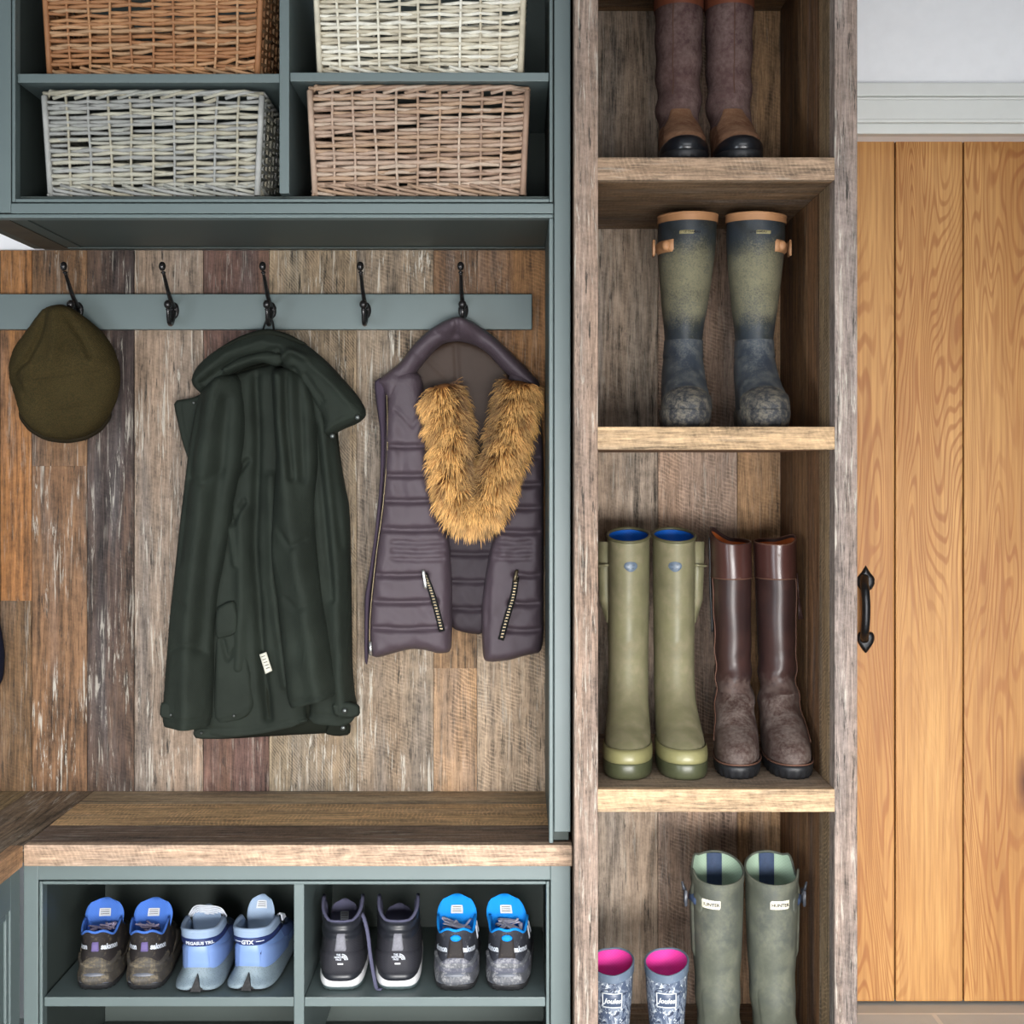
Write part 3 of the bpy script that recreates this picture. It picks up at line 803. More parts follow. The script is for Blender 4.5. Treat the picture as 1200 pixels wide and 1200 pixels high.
# sleeves
lay('sleeve', [(238, 452), (258, 436), (282, 440), (290, 480), (286, 540), (276, 585), (272, 612), (266, 650), (258, 690), (253, 740), (252, 800), (251, 849), (222, 851), (192, 849), (190, 838), (194, 790), (199, 720), (205, 670), (210, 620), (216, 570), (222, 520), (230, 476)], .020, .040, 18,
    [([(258, 440), (248, 520), (238, 620), (226, 720), (222, 850)], 14, .012), ([(270, 470), (262, 560), (250, 640), (238, 760)], 7, -.005), ([(240, 470), (226, 560), (214, 660)], 5, -.004), ([(192, 838), (222, 840), (251, 838)], 1.6, -.003),
     ([(205, 760), (225, 752), (248, 764)], 3, -.003), ([(200, 700), (222, 708)], 4, -.003), ([(228, 560), (244, 566), (262, 552)], 5, -.004)], res=2.6, tex=crumple(.0022, .9, 9), hem=[(192, 849), (251, 849)])
lay('sleeve', [(318, 432), (340, 430), (362, 444), (372, 480), (374, 540), (370, 600), (374, 650), (380, 700), (387, 738), (393, 780), (398, 811), (370, 820), (340, 829), (336, 812), (331, 760), (325, 700), (317, 650), (320, 600), (324, 545), (320, 480)], .032, .042, 18,
    [([(328, 440), (334, 520), (346, 620), (362, 720), (376, 815)], 15, .014), ([(322, 545), (318, 600), (317, 650)], 5, .006), ([(338, 440), (340, 500), (346, 560)], 4, -.009), ([(352, 440), (356, 500), (358, 560)], 5, -.006), ([(340, 822), (370, 813), (397, 803)], 1.6, -.003),
     ([(330, 620), (345, 640), (360, 632)], 4, -.004), ([(338, 700), (352, 712), (376, 700)], 4, -.003)], res=2.6, tex=crumple(.0022, 1, 11), hem=[(340, 829), (370, 820), (398, 811)])
# right outer panel, falling behind the right sleeve
lay('front_panel', [(358, 440), (384, 470), (396, 524), (402, 560), (410, 595), (411, 680), (412, 760), (415, 810), (419, 829), (416, 842), (404, 848), (372, 846), (362, 838), (368, 760), (362, 640), (360, 540)], .012, .034, 18,
    [([(380, 480), (392, 600), (398, 720), (402, 830)], 10, .007), ([(372, 500), (384, 620), (392, 700)], 5, -.006), ([(368, 834), (392, 836), (414, 828)], 1.5, -.002), ([(388, 520), (402, 640)], 4, -.004)], res=2.6, tex=crumple(.0018, 1, 13), hem=[(419, 829), (416, 842), (404, 848), (372, 846), (362, 838)])
# collar: turned up, the right half flopping outwards
lay('collar', [(226, 452), (224, 444), (232, 428), (250, 412), (276, 398), (300, 389), (316, 387), (336, 392), (360, 404), (384, 424), (404, 446), (418, 462), (428, 478), (429, 488), (420, 496), (400, 504), (388, 512), (378, 508), (380, 494), (372, 478), (360, 456), (346, 444), (330, 428), (312, 424), (290, 430), (268, 440), (256, 446), (244, 455), (236, 462)], .034, .038, 15,
    [([(232, 446), (270, 416), (312, 402), (352, 416), (392, 452), (412, 474)], 5, .004), ([(240, 450), (276, 424), (330, 410), (330, 426)], 3, -.008), ([(326, 428), (336, 436), (346, 434), (352, 444)], 4, -.012), ([(330, 424), (344, 414), (362, 420)], 5, .008), ([(378, 504), (396, 494), (418, 484)], 1.4, -.002), ([(360, 440), (380, 470)], 4, -.005)], res=2.4, tex=crumple(.001, 1.2, 21))
lay('collar_lining', [(250, 412), (276, 396), (300, 387), (316, 385), (338, 391), (362, 404), (352, 404), (330, 396), (312, 394), (290, 398), (266, 408)], .058, .008, 4, (), JD, 2)
# stand of the collar: a light roll across the neck
lay('collar_stand', [(258, 432), (282, 418), (312, 411), (330, 414), (334, 422), (326, 430), (306, 424), (284, 430), (264, 440)], .064, .012, 6, [([(264, 434), (300, 420), (330, 418)], 3, .002)], res=2)
# cuff tabs with studs
lay('cuff_tab', [(188, 824), (196, 822), (212, 832), (214, 842), (200, 844), (187, 840)], .05, .006, 3, res=1.6)
lay('cuff_tab', [(388, 824), (408, 822), (421, 826), (422, 838), (412, 842), (392, 840)], .052, .007, 4, res=1.8)
lay('hem_tab', [(384, 848), (404, 844), (411, 849), (410, 861), (396, 863), (380, 860)], .006, .008, 4, res=1.8, mt=JD)
lay('hem_band', [(228, 852), (262, 850), (320, 846), (358, 840), (362, 846), (330, 854), (290, 862), (262, 866), (230, 866), (226, 860)], .016, .010, 4, [([(230, 858), (290, 855), (340, 848)], 1.2, -.0015)], res=2)
for sx_, sy_, oo in ((419, 489, .072), (389.5, 511, .06), (404, 833, .064), (402, 853, .02), (200, 838, .062), (227, 472, .02), (236, 859, .03), (274, 839, .044)):
    bm = bmesh.new(); c = P(sx_, sy_, YJ - oo); bmesh.ops.create_uvsphere(bm, u_segments=14, v_segments=8, radius=1, matrix=Matrix.Translation(c) @ Matrix.Diagonal((.0052, .003, .0052, 1)) if sx_ > 300 else Matrix.Translation(c) @ Matrix.Diagonal((.0028, .002, .0028, 1)))
    put('snap_stud', bm, SNAP, jk, label='dull metal press stud')
LBL = plain('cream_woven_label', (206, 204, 190), .8, .2)
lb = put('side_label', relief([(304, 767), (312, 764), (319, 786), (311, 790)], YJ - .042, .002, 2, (), 2, .001, 0), LBL, jk, label='small cream sewn-in label')
bm = bmesh.new()
for k in range(5):
    a, b = P(306.2 + k * .5 + k * .9, 770 + k * 3.4, YJ - .0455), P(310.5 + k * .5 + k * .9, 768.4 + k * 3.4, YJ - .0455); tube(bm, [a, b], .0006, 4)
put('stitched_lines', bm, JB, lb)
# ---- quilted gilet on the fifth hook
GL = cloth('plum_grey_nylon', (74, 63, 70), .48, 2200, .08, .5, .42, crease=.5)
GLD = cloth('plum_lining', (48, 40, 46), .6, 2200, .1, .4, .3, crease=.4)
GLB = cloth('brown_neck_lining', (54, 40, 32), .6, 2200, .16, .15, .3)
RIB = cloth('ribbed_knit', (66, 56, 68), .9, 3000, .12, .5, .2)
ZIP = plain('aged_brass_zip', (88, 78, 60), .35, .6, metal=.8, var=.3, vs=300)
SILV = plain('bright_zip_puller', (212, 212, 210), .25, .7, metal=.85)
YG = .408
gl = thing('quilted_gilet', P(537, 384, YG), 'plum quilted gilet with a fur collar hanging on the rightmost hook', 'gilet')
def gp(name, poly, off, thick, edge, cr=(), mt=None, res=2.6, tex=None, it=2, back=.004, par=None, label=None, base=None):
    return put(name, relief(poly, YG - off, thick, edge, cr, res, back, it, base, tex), mt or GL, par or gl, label=label)
gp('neck_lining', [(482, 432), (500, 412), (524, 400), (548, 400), (572, 410), (596, 432), (606, 470), (590, 540), (560, 600), (520, 590), (500, 520), (488, 460)], -.014, .006, 8, [([(534, 404), (536, 440), (545, 500)], 3, -.003), ([(500, 420), (520, 440)], 3, -.002)], GLB)
def quilt(x0, x1, ys, w=2.8, dp=-.015, slope=0):
    return [([(x0, y + (2.5 if i % 2 else -1) * 0 - slope), ((x0 + x1) / 2, y + 1.5), (x1, y + slope)], w, dp) for i, y in enumerate(ys)]
gp('back_panel', [(520, 590), (560, 606), (590, 600), (586, 680), (568, 744), (546, 742), (528, 736), (520, 680)], -.006, .018, 10, quilt(520, 590, (622, 648, 680, 712), 3, -.009), GLD, tex=crumple(.0012, 2.2, 4))
lp = [(453, 440), (462, 436), (480, 432), (494, 440), (498, 470), (502, 510), (506, 545), (512, 585), (518, 612), (527, 632), (530, 680), (530, 730), (529, 764), (514, 766), (500, 762), (484, 760), (466, 764), (442, 771), (434, 768), (432, 730), (435, 690), (440, 650), (446, 605), (449, 560), (450, 510), (453, 470)]
gp('front_panel', lp, .012, .036, 16,
   quilt(446, 510, (522,), 3) + quilt(442, 512, (556,), 3) + quilt(440, 520, (586,), 3) + quilt(438, 528, (619,), 3.2) + quilt(462, 520, (634, 644, 654), 2.4, -.006) + quilt(434, 500, (672,), 3) + quilt(432, 512, (703,), 3) + quilt(432, 520, (734,), 3) +
   [([(470, 500), (474, 600)], 7, -.004), ([(526, 640), (527, 760)], 2.4, -.004), ([(466, 480), (484, 500), (500, 480)], 3, -.006)], tex=crumple(.0013, 2.4, 31))
rp = [(594, 438), (612, 436), (630, 446), (634, 480), (637, 540), (637, 600), (637, 680), (637, 764), (616, 768), (596, 774), (574, 776), (566, 773), (564, 730), (565, 700), (572, 655), (578, 630), (588, 600), (600, 565), (606, 520), (604, 480)]
gp('front_panel', rp, .012, .036, 14,
   quilt(600, 637, (500,), 3) + quilt(598, 637, (535,), 3) + quilt(600, 637, (567,), 3) + quilt(592, 637, (594,), 3) + quilt(586, 637, (622,), 3.2) + quilt(582, 622, (634, 644, 653), 2.4, -.006) + quilt(604, 637, (672,), 3) + quilt(598, 637, (705,), 3) + quilt(592, 637, (736,), 3) +
   [([(574, 660), (569, 768)], 2.4, -.004), ([(604, 470), (606, 540), (592, 610)], 5, -.005)], tex=crumple(.0013, 2.4, 37))
# padded collar, a horseshoe from shoulder to shoulder over the hook
gp('collar', [(440, 448), (452, 438), (470, 424), (486, 402), (504, 386), (522, 377), (537, 373), (552, 377), (574, 390), (596, 410), (618, 432), (634, 450), (628, 462), (612, 452), (596, 440), (586, 430), (572, 414), (556, 404), (538, 400), (520, 402), (508, 412), (494, 428), (482, 446), (470, 462), (460, 474), (452, 468), (448, 455)], .010, .036, 12,
   [([(536, 374), (537, 388), (533, 400)], 3, -.012), ([(512, 392), (526, 398), (536, 394), (552, 402)], 3, -.006), ([(466, 440), (480, 446)], 3, -.005), ([(484, 412), (494, 420)], 3, -.004)], tex=crumple(.0012, 2.2, 41), base=lambda Q: .044 * np.exp(-((Q[:, 0] - 538) / 24) ** 2 - ((Q[:, 1] - 376) / 18) ** 2))
gp('armhole_ribbing', [(438, 447), (446, 442), (453, 446), (453, 470), (452, 520), (450, 565), (446, 610), (440, 655), (434, 700), (432, 768), (430, 780), (427, 774), (427, 700), (431, 680), (438, 635), (443, 590), (446, 550), (446, 510), (442, 480)], .018, .014, 4, (), RIB, 2)
bm = bmesh.new(); tube(bm, spline([P(453, 446, YG - .034), P(454, 520, YG - .036), P(449, 590, YG - .036), P(441, 650, YG - .036), P(434, 720, YG - .036), P(433, 766, YG - .034)], 8), .0018, 6); put('side_zip', bm, ZIP, gl)
bm = bmesh.new(); tube(bm, [P(434, 752, YG - .038), P(434.5, 768, YG - .038)], .003, 8, flat=.6); put('zip_puller', bm, SILV, gl)
for pts, pl, pm in (([(497, 672), (505, 692), (512, 716), (518, 740)], (496, 668, 499, 690), SILV), ([(605, 676), (601, 700), (594, 724), (587, 750)], (606, 668, 603, 682), ZIP)):
    w3 = [P(x, y, YG - .0545) for x, y in pts]
    bm = bmesh.new(); tube(bm, spline(w3, 5), .0058, 8, flat=.35); zp = put('pocket_zip', bm, JB, gl)
    bm = bmesh.new(); sp = spline(w3, 14)
    for i in range(0, len(sp) - 1, 2):
        a = sp[i]; bmesh.ops.create_cube(bm, size=1, matrix=Matrix.Translation(a + Vector((0, -.0022, 0))) @ Matrix.Diagonal((.0052, .0016, .0018, 1)))
    put('zip_teeth', bm, ZIP, zp, smooth=False)
    bm = bmesh.new(); x0, y0, x1, y1 = pl; tube(bm, spline([P(x0, y0, YG - .060), P((x0 + x1) / 2, (y0 + y1) / 2, YG - .062), P(x1, y1, YG - .060)], 4), [.0026, .003, .0034, .0028, .0032, .0036, .0038, .0036, .003], 8, flat=.5); put('zip_puller', bm, pm, zp)
# fur collar: thousands of fine tapering hairs on a felt core
FUR = attr_mat('golden_brown_fur', .55, .3, var=.05)
CORE = cloth('fur_backing', (92, 58, 28), .95, 1000, .2, .3)
core = spline([P(516, 452, YG - .055), P(523, 480, YG - .062), P(528, 510, YG - .064), P(530, 540, YG - .064), P(533, 570, YG - .064), P(543, 594, YG - .062), P(557, 600, YG - .060), P(570, 588, YG - .06), P(580, 562, YG - .062), P(590, 532, YG - .064), P(599, 500, YG - .064), P(606, 470, YG - .06), P(610, 448, YG - .055)], 8)
N = len(core); rad = [.0235 - .004 * (math.sin(math.pi * i / (N - 1)) ** 2) for i in range(N)]; rad[0] = rad[-1] = .016
bm = bmesh.new(); tube(bm, core, rad, 14, flat=.75); fc = put('fur_collar', bm, CORE, gl)
bm = bmesh.new(); cols = []; R = random.Random(77)
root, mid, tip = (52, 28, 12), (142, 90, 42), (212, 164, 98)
for k in range(15000):
    f = R.random() * (N - 1.001); i = int(f); t = f - i
    c = core[i].lerp(core[i + 1], t); tan = (core[i + 1] - core[i]).normalized()
    side = tan.cross(Vector((0, 1, 0))).normalized(); out = Vector((0, -1, 0))
    a = R.uniform(-1.75, 1.75)
    nrm = (out * math.cos(a) + side * math.sin(a)).normalized()
    p = c + Vector((nrm.x, nrm.y * .75, nrm.z)) * (rad[i] * .97)
    clump = math.sin(i * .9 + 3 * math.sin(a * 2.3 + i * .13)) + .6 * math.sin(i * 2.3 + a * 5)
    flow = (Vector((0, 0, -1)) * .45 + tan * (.35 * math.sin(i * .7 + a * 3)) + side * (.25 * math.sin(i * .33 + 4 * a)))
    d = (nrm * .95 + flow * 1.0 + Vector((R.gauss(0, .22), R.gauss(0, .15), R.gauss(0, .22)))).normalized()
    ln = R.uniform(.018, .036) * (1 + .2 * clump * .5)
    droop = Vector((0, 0, -1)) * ln * .35 + Vector((0, .25 * ln, 0))
    w = d.cross(Vector((0, -1, .2))).normalized() * R.uniform(.0005, .0009)
    q1 = p + d * ln * .5 + droop * .12; q2 = p + d * ln * .85 + droop * .5; q3 = p + d * ln + droop
    for q_ in (p, q1, q2, q3): q_.x = min(q_.x, .0525)
    v = [bm.verts.new(x) for x in (p - w, p + w, q1 - w, q1 + w, q2 - w * .7, q2 + w * .7, q3)]
    bm.faces.new((v[0], v[1], v[3], v[2])); bm.faces.new((v[2], v[3], v[5], v[4])); bm.faces.new((v[4], v[5], v[6]))
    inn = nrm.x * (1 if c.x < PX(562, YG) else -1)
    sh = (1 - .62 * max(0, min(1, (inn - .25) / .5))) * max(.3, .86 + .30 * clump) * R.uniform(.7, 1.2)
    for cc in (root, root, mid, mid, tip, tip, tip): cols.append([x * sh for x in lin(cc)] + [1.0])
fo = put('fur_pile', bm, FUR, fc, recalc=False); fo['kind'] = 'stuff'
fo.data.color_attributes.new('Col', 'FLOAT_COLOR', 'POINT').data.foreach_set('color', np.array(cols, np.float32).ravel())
def loop_over(px, t, drop, out, spread=.009):
    X, Z = PX(px, YH), PZ(364, YH)
    bm = bmesh.new()
    tube(bm, spline([(X - spread * 1.5, YH - out, Z - drop), (X - spread, YH - .031, Z - .030), (X - spread * .6, YH - .029, Z - .021), (X, YH - .029, Z - .0185), (X + spread * .6, YH - .029, Z - .021), (X + spread, YH - .031, Z - .030), (X + spread * 1.5, YH - out, Z - drop)], 5), .0022, 8, flat=.7)
    return put('hanging_loop', bm, JB, t)
loop_over(543, gl, .044, .034)
loop_over(318, jk, .050, .045, .008)
# ---- a navy garment just reaching into view at the left edge
NV = cloth('navy_wool', (24, 28, 48), .85, 1500, .2, .3, .2)
nv = thing('navy_coat', P(-34, 380, .41), 'dark navy cloth edge hanging at the far left beside the planks', 'coat')
put('body', relief([(-42, 390), (-30, 390), (-19, 420), (-12, 500), (-8, 600), (-5, 690), (-2, 726), (2, 745), (5, 768), (3, 795), (-4, 808), (-104, 812), (-100, 640), (-92, 500), (-76, 420), (-52, 394)], .422, .04, 16, [([(-40, 410), (-42, 600), (-44, 800)], 8, -.01)], 4, .006), NV, nv)
loop_over(-36, nv, .062, .02, .008)
hx = make_hook(-36)
for ch in list(H0.children):
    c = ch.copy(); c.parent = hx; COL.objects.link(c)
# ================================================================== footwear helpers
class Last:
    """the outside of a shoe or boot as closed outlines over height; t = 0 heel, pi toe, local +y towards the toe"""
    def __init__(s, rows, per=4, y0=0.0, wrinkle=None, lean=0.0, top=None):
        s.rows = interp_rows([(r[0], r[1] - y0, r[2] - y0) + tuple(r[3:]) for r in rows], per)
        s.Z = np.array([r[0] for r in s.rows]); s.A = np.array(s.rows); s.wr = wrinkle; s.lean = lean; s.h = s.Z[-1]; s.top = top
    def pt(s, z, t, off=0.0):
        zc = min(max(z, s.Z[0]), s.Z[-1])
        r = [np.interp(zc, s.Z, s.A[:, i]) for i in range(1, 6)]
        yb, yf, wh, wf, p = r
        c, q = math.cos(t), math.sin(t)
        u = (1 - math.copysign(abs(c) ** (2 / p), c)) / 2
        sm = u * u * (3 - 2 * u)
        x = math.copysign(abs(q) ** (2 / p), q) * (wh + (wf - wh) * sm + off)
        y = (yb - off) + (yf - yb + 2 * off) * u
        if s.wr:
            k = s.wr(z, t); cy = (yb + yf) / 2
            x *= 1 + k; y = cy + (y - cy) * (1 + k)
        return x + s.lean * z, y, u
    def P(s, z, t, off=0.0):
        x, y, u = s.pt(z, t, off)
        if s.top: z = z + s.top(z, u, x, t)
        return Vector((x, y, z))
    def body(s, n=44, zs=None, off=0.0, cap0=True, cap1=False, zmap=None):
        bm = bmesh.new()
        zs = s.Z if zs is None else zs
        R = [[bm.verts.new(s.P(z, 2 * math.pi * k / n, off)) for k in range(n)] for z in zs]
        skin(bm, R, cap0, cap1)
        return bm
    def lining(s, n=44, inset=.004, depth=.12, steps=8, lip=.0):
        bm = bmesh.new(); R = []
        for j in range(steps + 1):
            z = s.h - depth * j / steps
            R.append([bm.verts.new(s.P(z, 2 * math.pi * k / n, -inset if j else -lip)) for k in range(n)])
        skin(bm, R, False, True)
        return bm
    def shell(s, t0, t1, zlo, zhi, off=.002, nt=16, nz=8, tuck=.5):
        """a raised panel on the surface between angles t0..t1 and heights zlo(t)..zhi(t)"""
        zl = zlo if callable(zlo) else (lambda q: zlo); zh = zhi if callable(zhi) else (lambda q: zhi)
        bm = bmesh.new(); G = []
        for i in range(nt + 1):
            t = t0 + (t1 - t0) * i / nt; q = i / nt * 2 - 1
            a, b = zl(q), zh(q); G.append([bm.verts.new(s.P(a + (b - a) * j / nz, t, off if (0 < i < nt and 0 < j < nz) else -off * tuck)) for j in range(nz + 1)])
        for i in range(nt):
            for j in range(nz): bm.faces.new((G[i][j], G[i + 1][j], G[i + 1][j + 1], G[i][j + 1]))
        return bm
    def loop(s, z, r, off=0.0, t0=0, t1=2 * math.pi, n=48, seg=8, flat=1.0, zf=None):
        bm = bmesh.new(); closed = abs(t1 - t0 - 2 * math.pi) < 1e-6
        pts = [s.P(z + (zf(t0 + (t1 - t0) * i / n) if zf else 0), t0 + (t1 - t0) * i / n, off) for i in range(n if closed else n + 1)]
        tube(bm, pts, r, seg, closed=closed, flat=flat); return bm
def sole_mesh(rows, y0, teeth=True, n=96, lean=0):
    l = Last(rows, 2, y0)
    bm = bmesh.new(); R = []
    for zi, z in enumerate(l.Z):
        low = zi <= len(l.Z) // 3
        R.append([bm.verts.new(l.P(z, 2 * math.pi * k / n, -.0028 if (teeth and low and (k // 2) % 2) else 0)) for k in range(n)])
    skin(bm, R, True, True); return bm
def place(t, o): return o
def inv_top(zt, f):
    """raise the topmost part of a shaft by f(u, x, t), fading in over the last stretch"""
    h, span = zt
    def g(z, u, x, t):
        k = (z - (h - span)) / span
        k = 0 if k < 0 else min(k, 1)
        return f(u, x, t) * k * k * (3 - 2 * k)
    return g

# ------------------------------------------------------------------ materials
RUB_OL = muddy('olive_rubber', (114, 111, 84), (130, 122, 98), .5, 26, .45, .4, fine=90, bump=.06, soft=2.2)
RUB_OLD = plain('dark_olive_sole', (68, 71, 50), .4, .5, var=.1)
RUB_OLR = plain('olive_rim', (86, 84, 60), .5, .4)
RUB_OLL = plain('pale_olive_foxing', (132, 128, 88), .38, .5, var=.06)
BLUE_L = cloth('bright_blue_neoprene', (20, 96, 196), .6, 1200, .1, .1)
EMB = plain('grey_blue_emblem', (92, 106, 122), .4, .5, var=.1)
EMBD = plain('dark_emblem_print', (40, 48, 58), .5)
RUB_MU = muddy('mud_splashed_rubber', (48, 55, 62), (116, 112, 90), .60, 13, .5, .4, .16, .29, c3=(40, 44, 44), fine=330, bump=.12, grain=.55, soft=2.7)
RUB_MUF = muddy('dirty_foot_rubber', (54, 61, 71), (92, 95, 94), .62, 40, .5, .4, fine=300, bump=.15, grain=.5, soft=1.8)
SOLE_MU = muddy('mud_caked_sole', (54, 56, 60), (116, 110, 98), .66, 70, .6, .3, fine=240, bump=.4, soft=1.6)
TAN = plain('tan_leather', (176, 130, 92), .5, .4, var=.1, bump=.1)
PLATE = plain('khaki_plate', (150, 142, 104), .5, .4)
BRN = muddy('dark_brown_leather', (56, 37, 34), (86, 70, 64), .4, 30, .42, .5, -.02, .12, c3=(46, 31, 30), fine=150, bump=.12, soft=2)
BRNC = muddy('brown_leather_cuff', (66, 40, 36), (90, 66, 56), .1, 40, .32, .55, fine=160, bump=.06)
BRNF = muddy('scuffed_brown_vamp', (62, 44, 40), (106, 94, 88), .62, 22, .5, .4, fine=190, bump=.15, soft=2.2)
SEAM = plain('worn_tan_seam', (92, 64, 52), .6, .3)
RUST = plain('rust_leather_lining', (176, 92, 44), .55, .3)
BLKS = plain('black_rubber_sole', (26, 27, 30), .5, .45, var=.2, vs=80)
BLKG = plain('shiny_black_toe', (20, 22, 27), .28, .6, var=.2, vs=60)
SUE = muddy('plum_brown_suede', (86, 66, 64), (112, 94, 90), .6, 16, .9, .1, c3=(74, 55, 55), fine=120, bump=.25, soft=2.4)
SUEC = muddy('russet_leather_cuff', (112, 62, 42), (130, 90, 66), .2, 30, .6, .3, fine=150, bump=.1)
SUEF = muddy('tan_brown_nubuck', (122, 88, 66), (144, 112, 88), .5, 22, .85, .15, c3=(104, 70, 52), fine=150, bump=.2, soft=2.2)
RUB_GR = muddy('grey_green_rubber', (84, 87, 76), (100, 101, 88), .5, 20, .55, .35, c3=(76, 80, 74), fine=140, bump=.1, soft=2.2)
MINT = cloth('pale_green_lining', (150, 172, 152), .8, 1200, .06, .15)
NAVYT = plain('navy_webbing', (52, 66, 92), .7, .3, var=.12, vs=150)
BUCK = plain('dull_plastic_buckle', (66, 70, 78), .4, .5, var=.15)
CREAM = plain('cream_label', (226, 220, 200), .6, .3, var=.03)
INK = plain('black_print', (26, 26, 28), .6, .3)
INKG = plain('grey_print', (96, 92, 88), .6, .3)
PINK = cloth('hot_pink_lining', (212, 58, 148), .75, 1200, .1, .15)
m = NT('blue_white_patterned_rubber'); oc = m.obj()
n1 = m.noise(m.scale(oc, (1, 1, .7)), 62, 3, .6, 1.2); n2 = m.noise(oc, 150, 3, .7, .6)
c = m.mix(m.step(n1, .47, .52), L4((72, 84, 106)), L4((118, 128, 144)))
c = m.mix(m.step(n2, .56, .6), c, L4((196, 202, 206))); c = m.mix(m.step(m.noise(oc, 90, 2, .5, 1), .58, .62), c, L4((44, 54, 76)))
m.set(Base_Color=c, Roughness=.4); PATT = m.m
KNAVY = plain('navy_rubber_plate', (64, 76, 98), .4, .5); KRIM = muddy('slate_rubber_rim', (92, 106, 124), (130, 138, 146), .3, 60, .5, .4)
KWHITE = plain('white_print', (216, 220, 222), .6, .3)

BOOT_SOLE = [(0, .004, .262, .030, .039, 2.5), (.006, .001, .268, .033, .042, 2.5), (.018, .000, .270, .034, .0428, 2.5), (.024, .002, .268, .033, .0425, 2.5)]
def scale_rows(rows, sw=1, sl=1, sh=1): return [(r[0] * sh, r[1] * sl, r[2] * sl, r[3] * sw, r[4] * sw, r[5]) for r in rows]
def well_rows(h, ankle=.036, topw=.043, toph=.062, foot=.045):
    """a tall rubber boot: foot, ankle, calf"""
    return [(.02, .002, .266, .033, foot, 2.35), (.036, .0, .268, .034, foot + .0005, 2.3), (.050, .001, .258, .034, foot, 2.25), (.061, .002, .236, .034, foot - .0005, 2.2), (.074, .003, .202, .034, foot - .002, 2.1), (.09, .004, .168, .0345, foot - .004, 2.1),
            (.108, .005, .142, .035, foot - .0065, 2.05), (.132, .005, .124, ankle, ankle + .001, 2), (.165, .003, .117, ankle, ankle, 2), (.22 * h / .38, .0, .118, ankle * .6 + topw * .4, ankle * .6 + topw * .4, 2), (.28 * h / .38, -.003, .121, ankle * .25 + topw * .75, ankle * .25 + topw * .75, 2), (.335 * h / .38, -.004, .122, topw, topw, 2), (h, -.004, .122, topw, topw, 2)]
Y0 = .06
def boot_root(name, label, pxc, Y, z, a, cat='boot', group=None):
    return thing(name, (PX(pxc, Y), Y, z), label, cat, group, math.pi + a)

# ------------------------------------------------------------------ olive wellingtons
def olive(label, px, a, lean, side):
    t = boot_root('wellington_boot', label, px, .186, z3 + .0005, a, group='olive green wellingtons')
    h = .392
    top = inv_top((h, .05), lambda u, x, q: .016 * (1 - u) - .004 * u)
    L = Last(well_rows(h, .0358, .0375, .045, .0435), 4, Y0, lean=lean, top=top)
    put('upper', L.body(), RUB_OL, t, local=True)
    put('sole', sole_mesh([(0, .004, .268, .032, .0425, 2.6), (.004, .001, .272, .035, .0450, 2.6), (.024, -.001, .274, .036, .0460, 2.6), (.027, .0, .272, .0355, .0455, 2.6)], Y0, False), RUB_OLD, t, local=True)
    fx = Last([(.026, -.001, .272, .036, .0455, 2.6), (.034, -.002, .2735, .0365, .0462, 2.6), (.046, -.001, .270, .036, .0456, 2.5), (.049, .001, .264, .035, .0440, 2.4)], 2, Y0)
    put('foxing_band', fx.body(60), RUB_OLL, t, local=True)
    put('rim', L.loop(h, .0028, .0, seg=8), RUB_OLR, t, local=True)
    put('lining', L.lining(44, .005, .16), BLUE_L, t, local=True)
    # emblem on the front of the shaft
    ze, te = h - .046, math.pi - side * .12
    e = put('emblem', L.shell(te - .34, te + .34, lambda q: ze - .010 * (1 - q * q) - .001, lambda q: ze + .009 * (1 - q * q) ** .5 + .001, .0013, 12, 5), EMB, t, local=True)
    bm = bmesh.new()
    for s_ in (-1, 1):
        b2 = L.shell(te + s_ * .13 - .10, te + s_ * .13 + .10, lambda q: ze + .001, lambda q: ze + .0045, .0021, 4, 2)
        me = bpy.data.meshes.new('x'); b2.to_mesh(me); bm.from_mesh(me); b2.free()
        b2 = L.shell(te + s_ * .10 - .09, te + s_ * .10 + .07, lambda q: ze - .005, lambda q: ze - .0025, .0021, 4, 2)
        b2.to_mesh(me); bm.from_mesh(me); b2.free(); bpy.data.meshes.remove(me)
    put('emblem_print', bm, EMBD, e, local=True)
    # gusset standing out at the outer side, held by a strap
    bm = bmesh.new(); sx = -side       # local x is mirrored by the half turn
    ring = []
    for z, wd in ((h - .006, .019), (h - .06, .018), (h - .11, .016), (h - .15, .004)):
        x0 = sx * .036 + lean * z
        ring.append([bm.verts.new(v) for v in ((x0, .012, z), (x0 + sx * wd, -.004, z), (x0 + sx * wd, -.020, z), (x0, -.038, z))])
    skin(bm, [r for r in ring], True, True); put('gusset', bm, RUB_OL, t, local=True)
    bm = bmesh.new(); zq = h - .048
    tube(bm, spline([(sx * .036 + lean * zq, .022, zq + .002), (sx * .050 + lean * zq, .010, zq), (sx * .051 + lean * zq, .000, zq), (sx * .051 + lean * zq, -.018, zq - .002), (sx * .050 + lean * zq, -.030, zq - .003)], 5), .0080, 8, flat=.3); put('strap', bm, RUB_OL, t, local=True)
    return t
olive('olive green wellington with blue lining standing against the left post', 736, -.075, -.002, -1)
olive('olive green wellington with blue lining touching the brown leather boots', 790, .01, .001, 1)

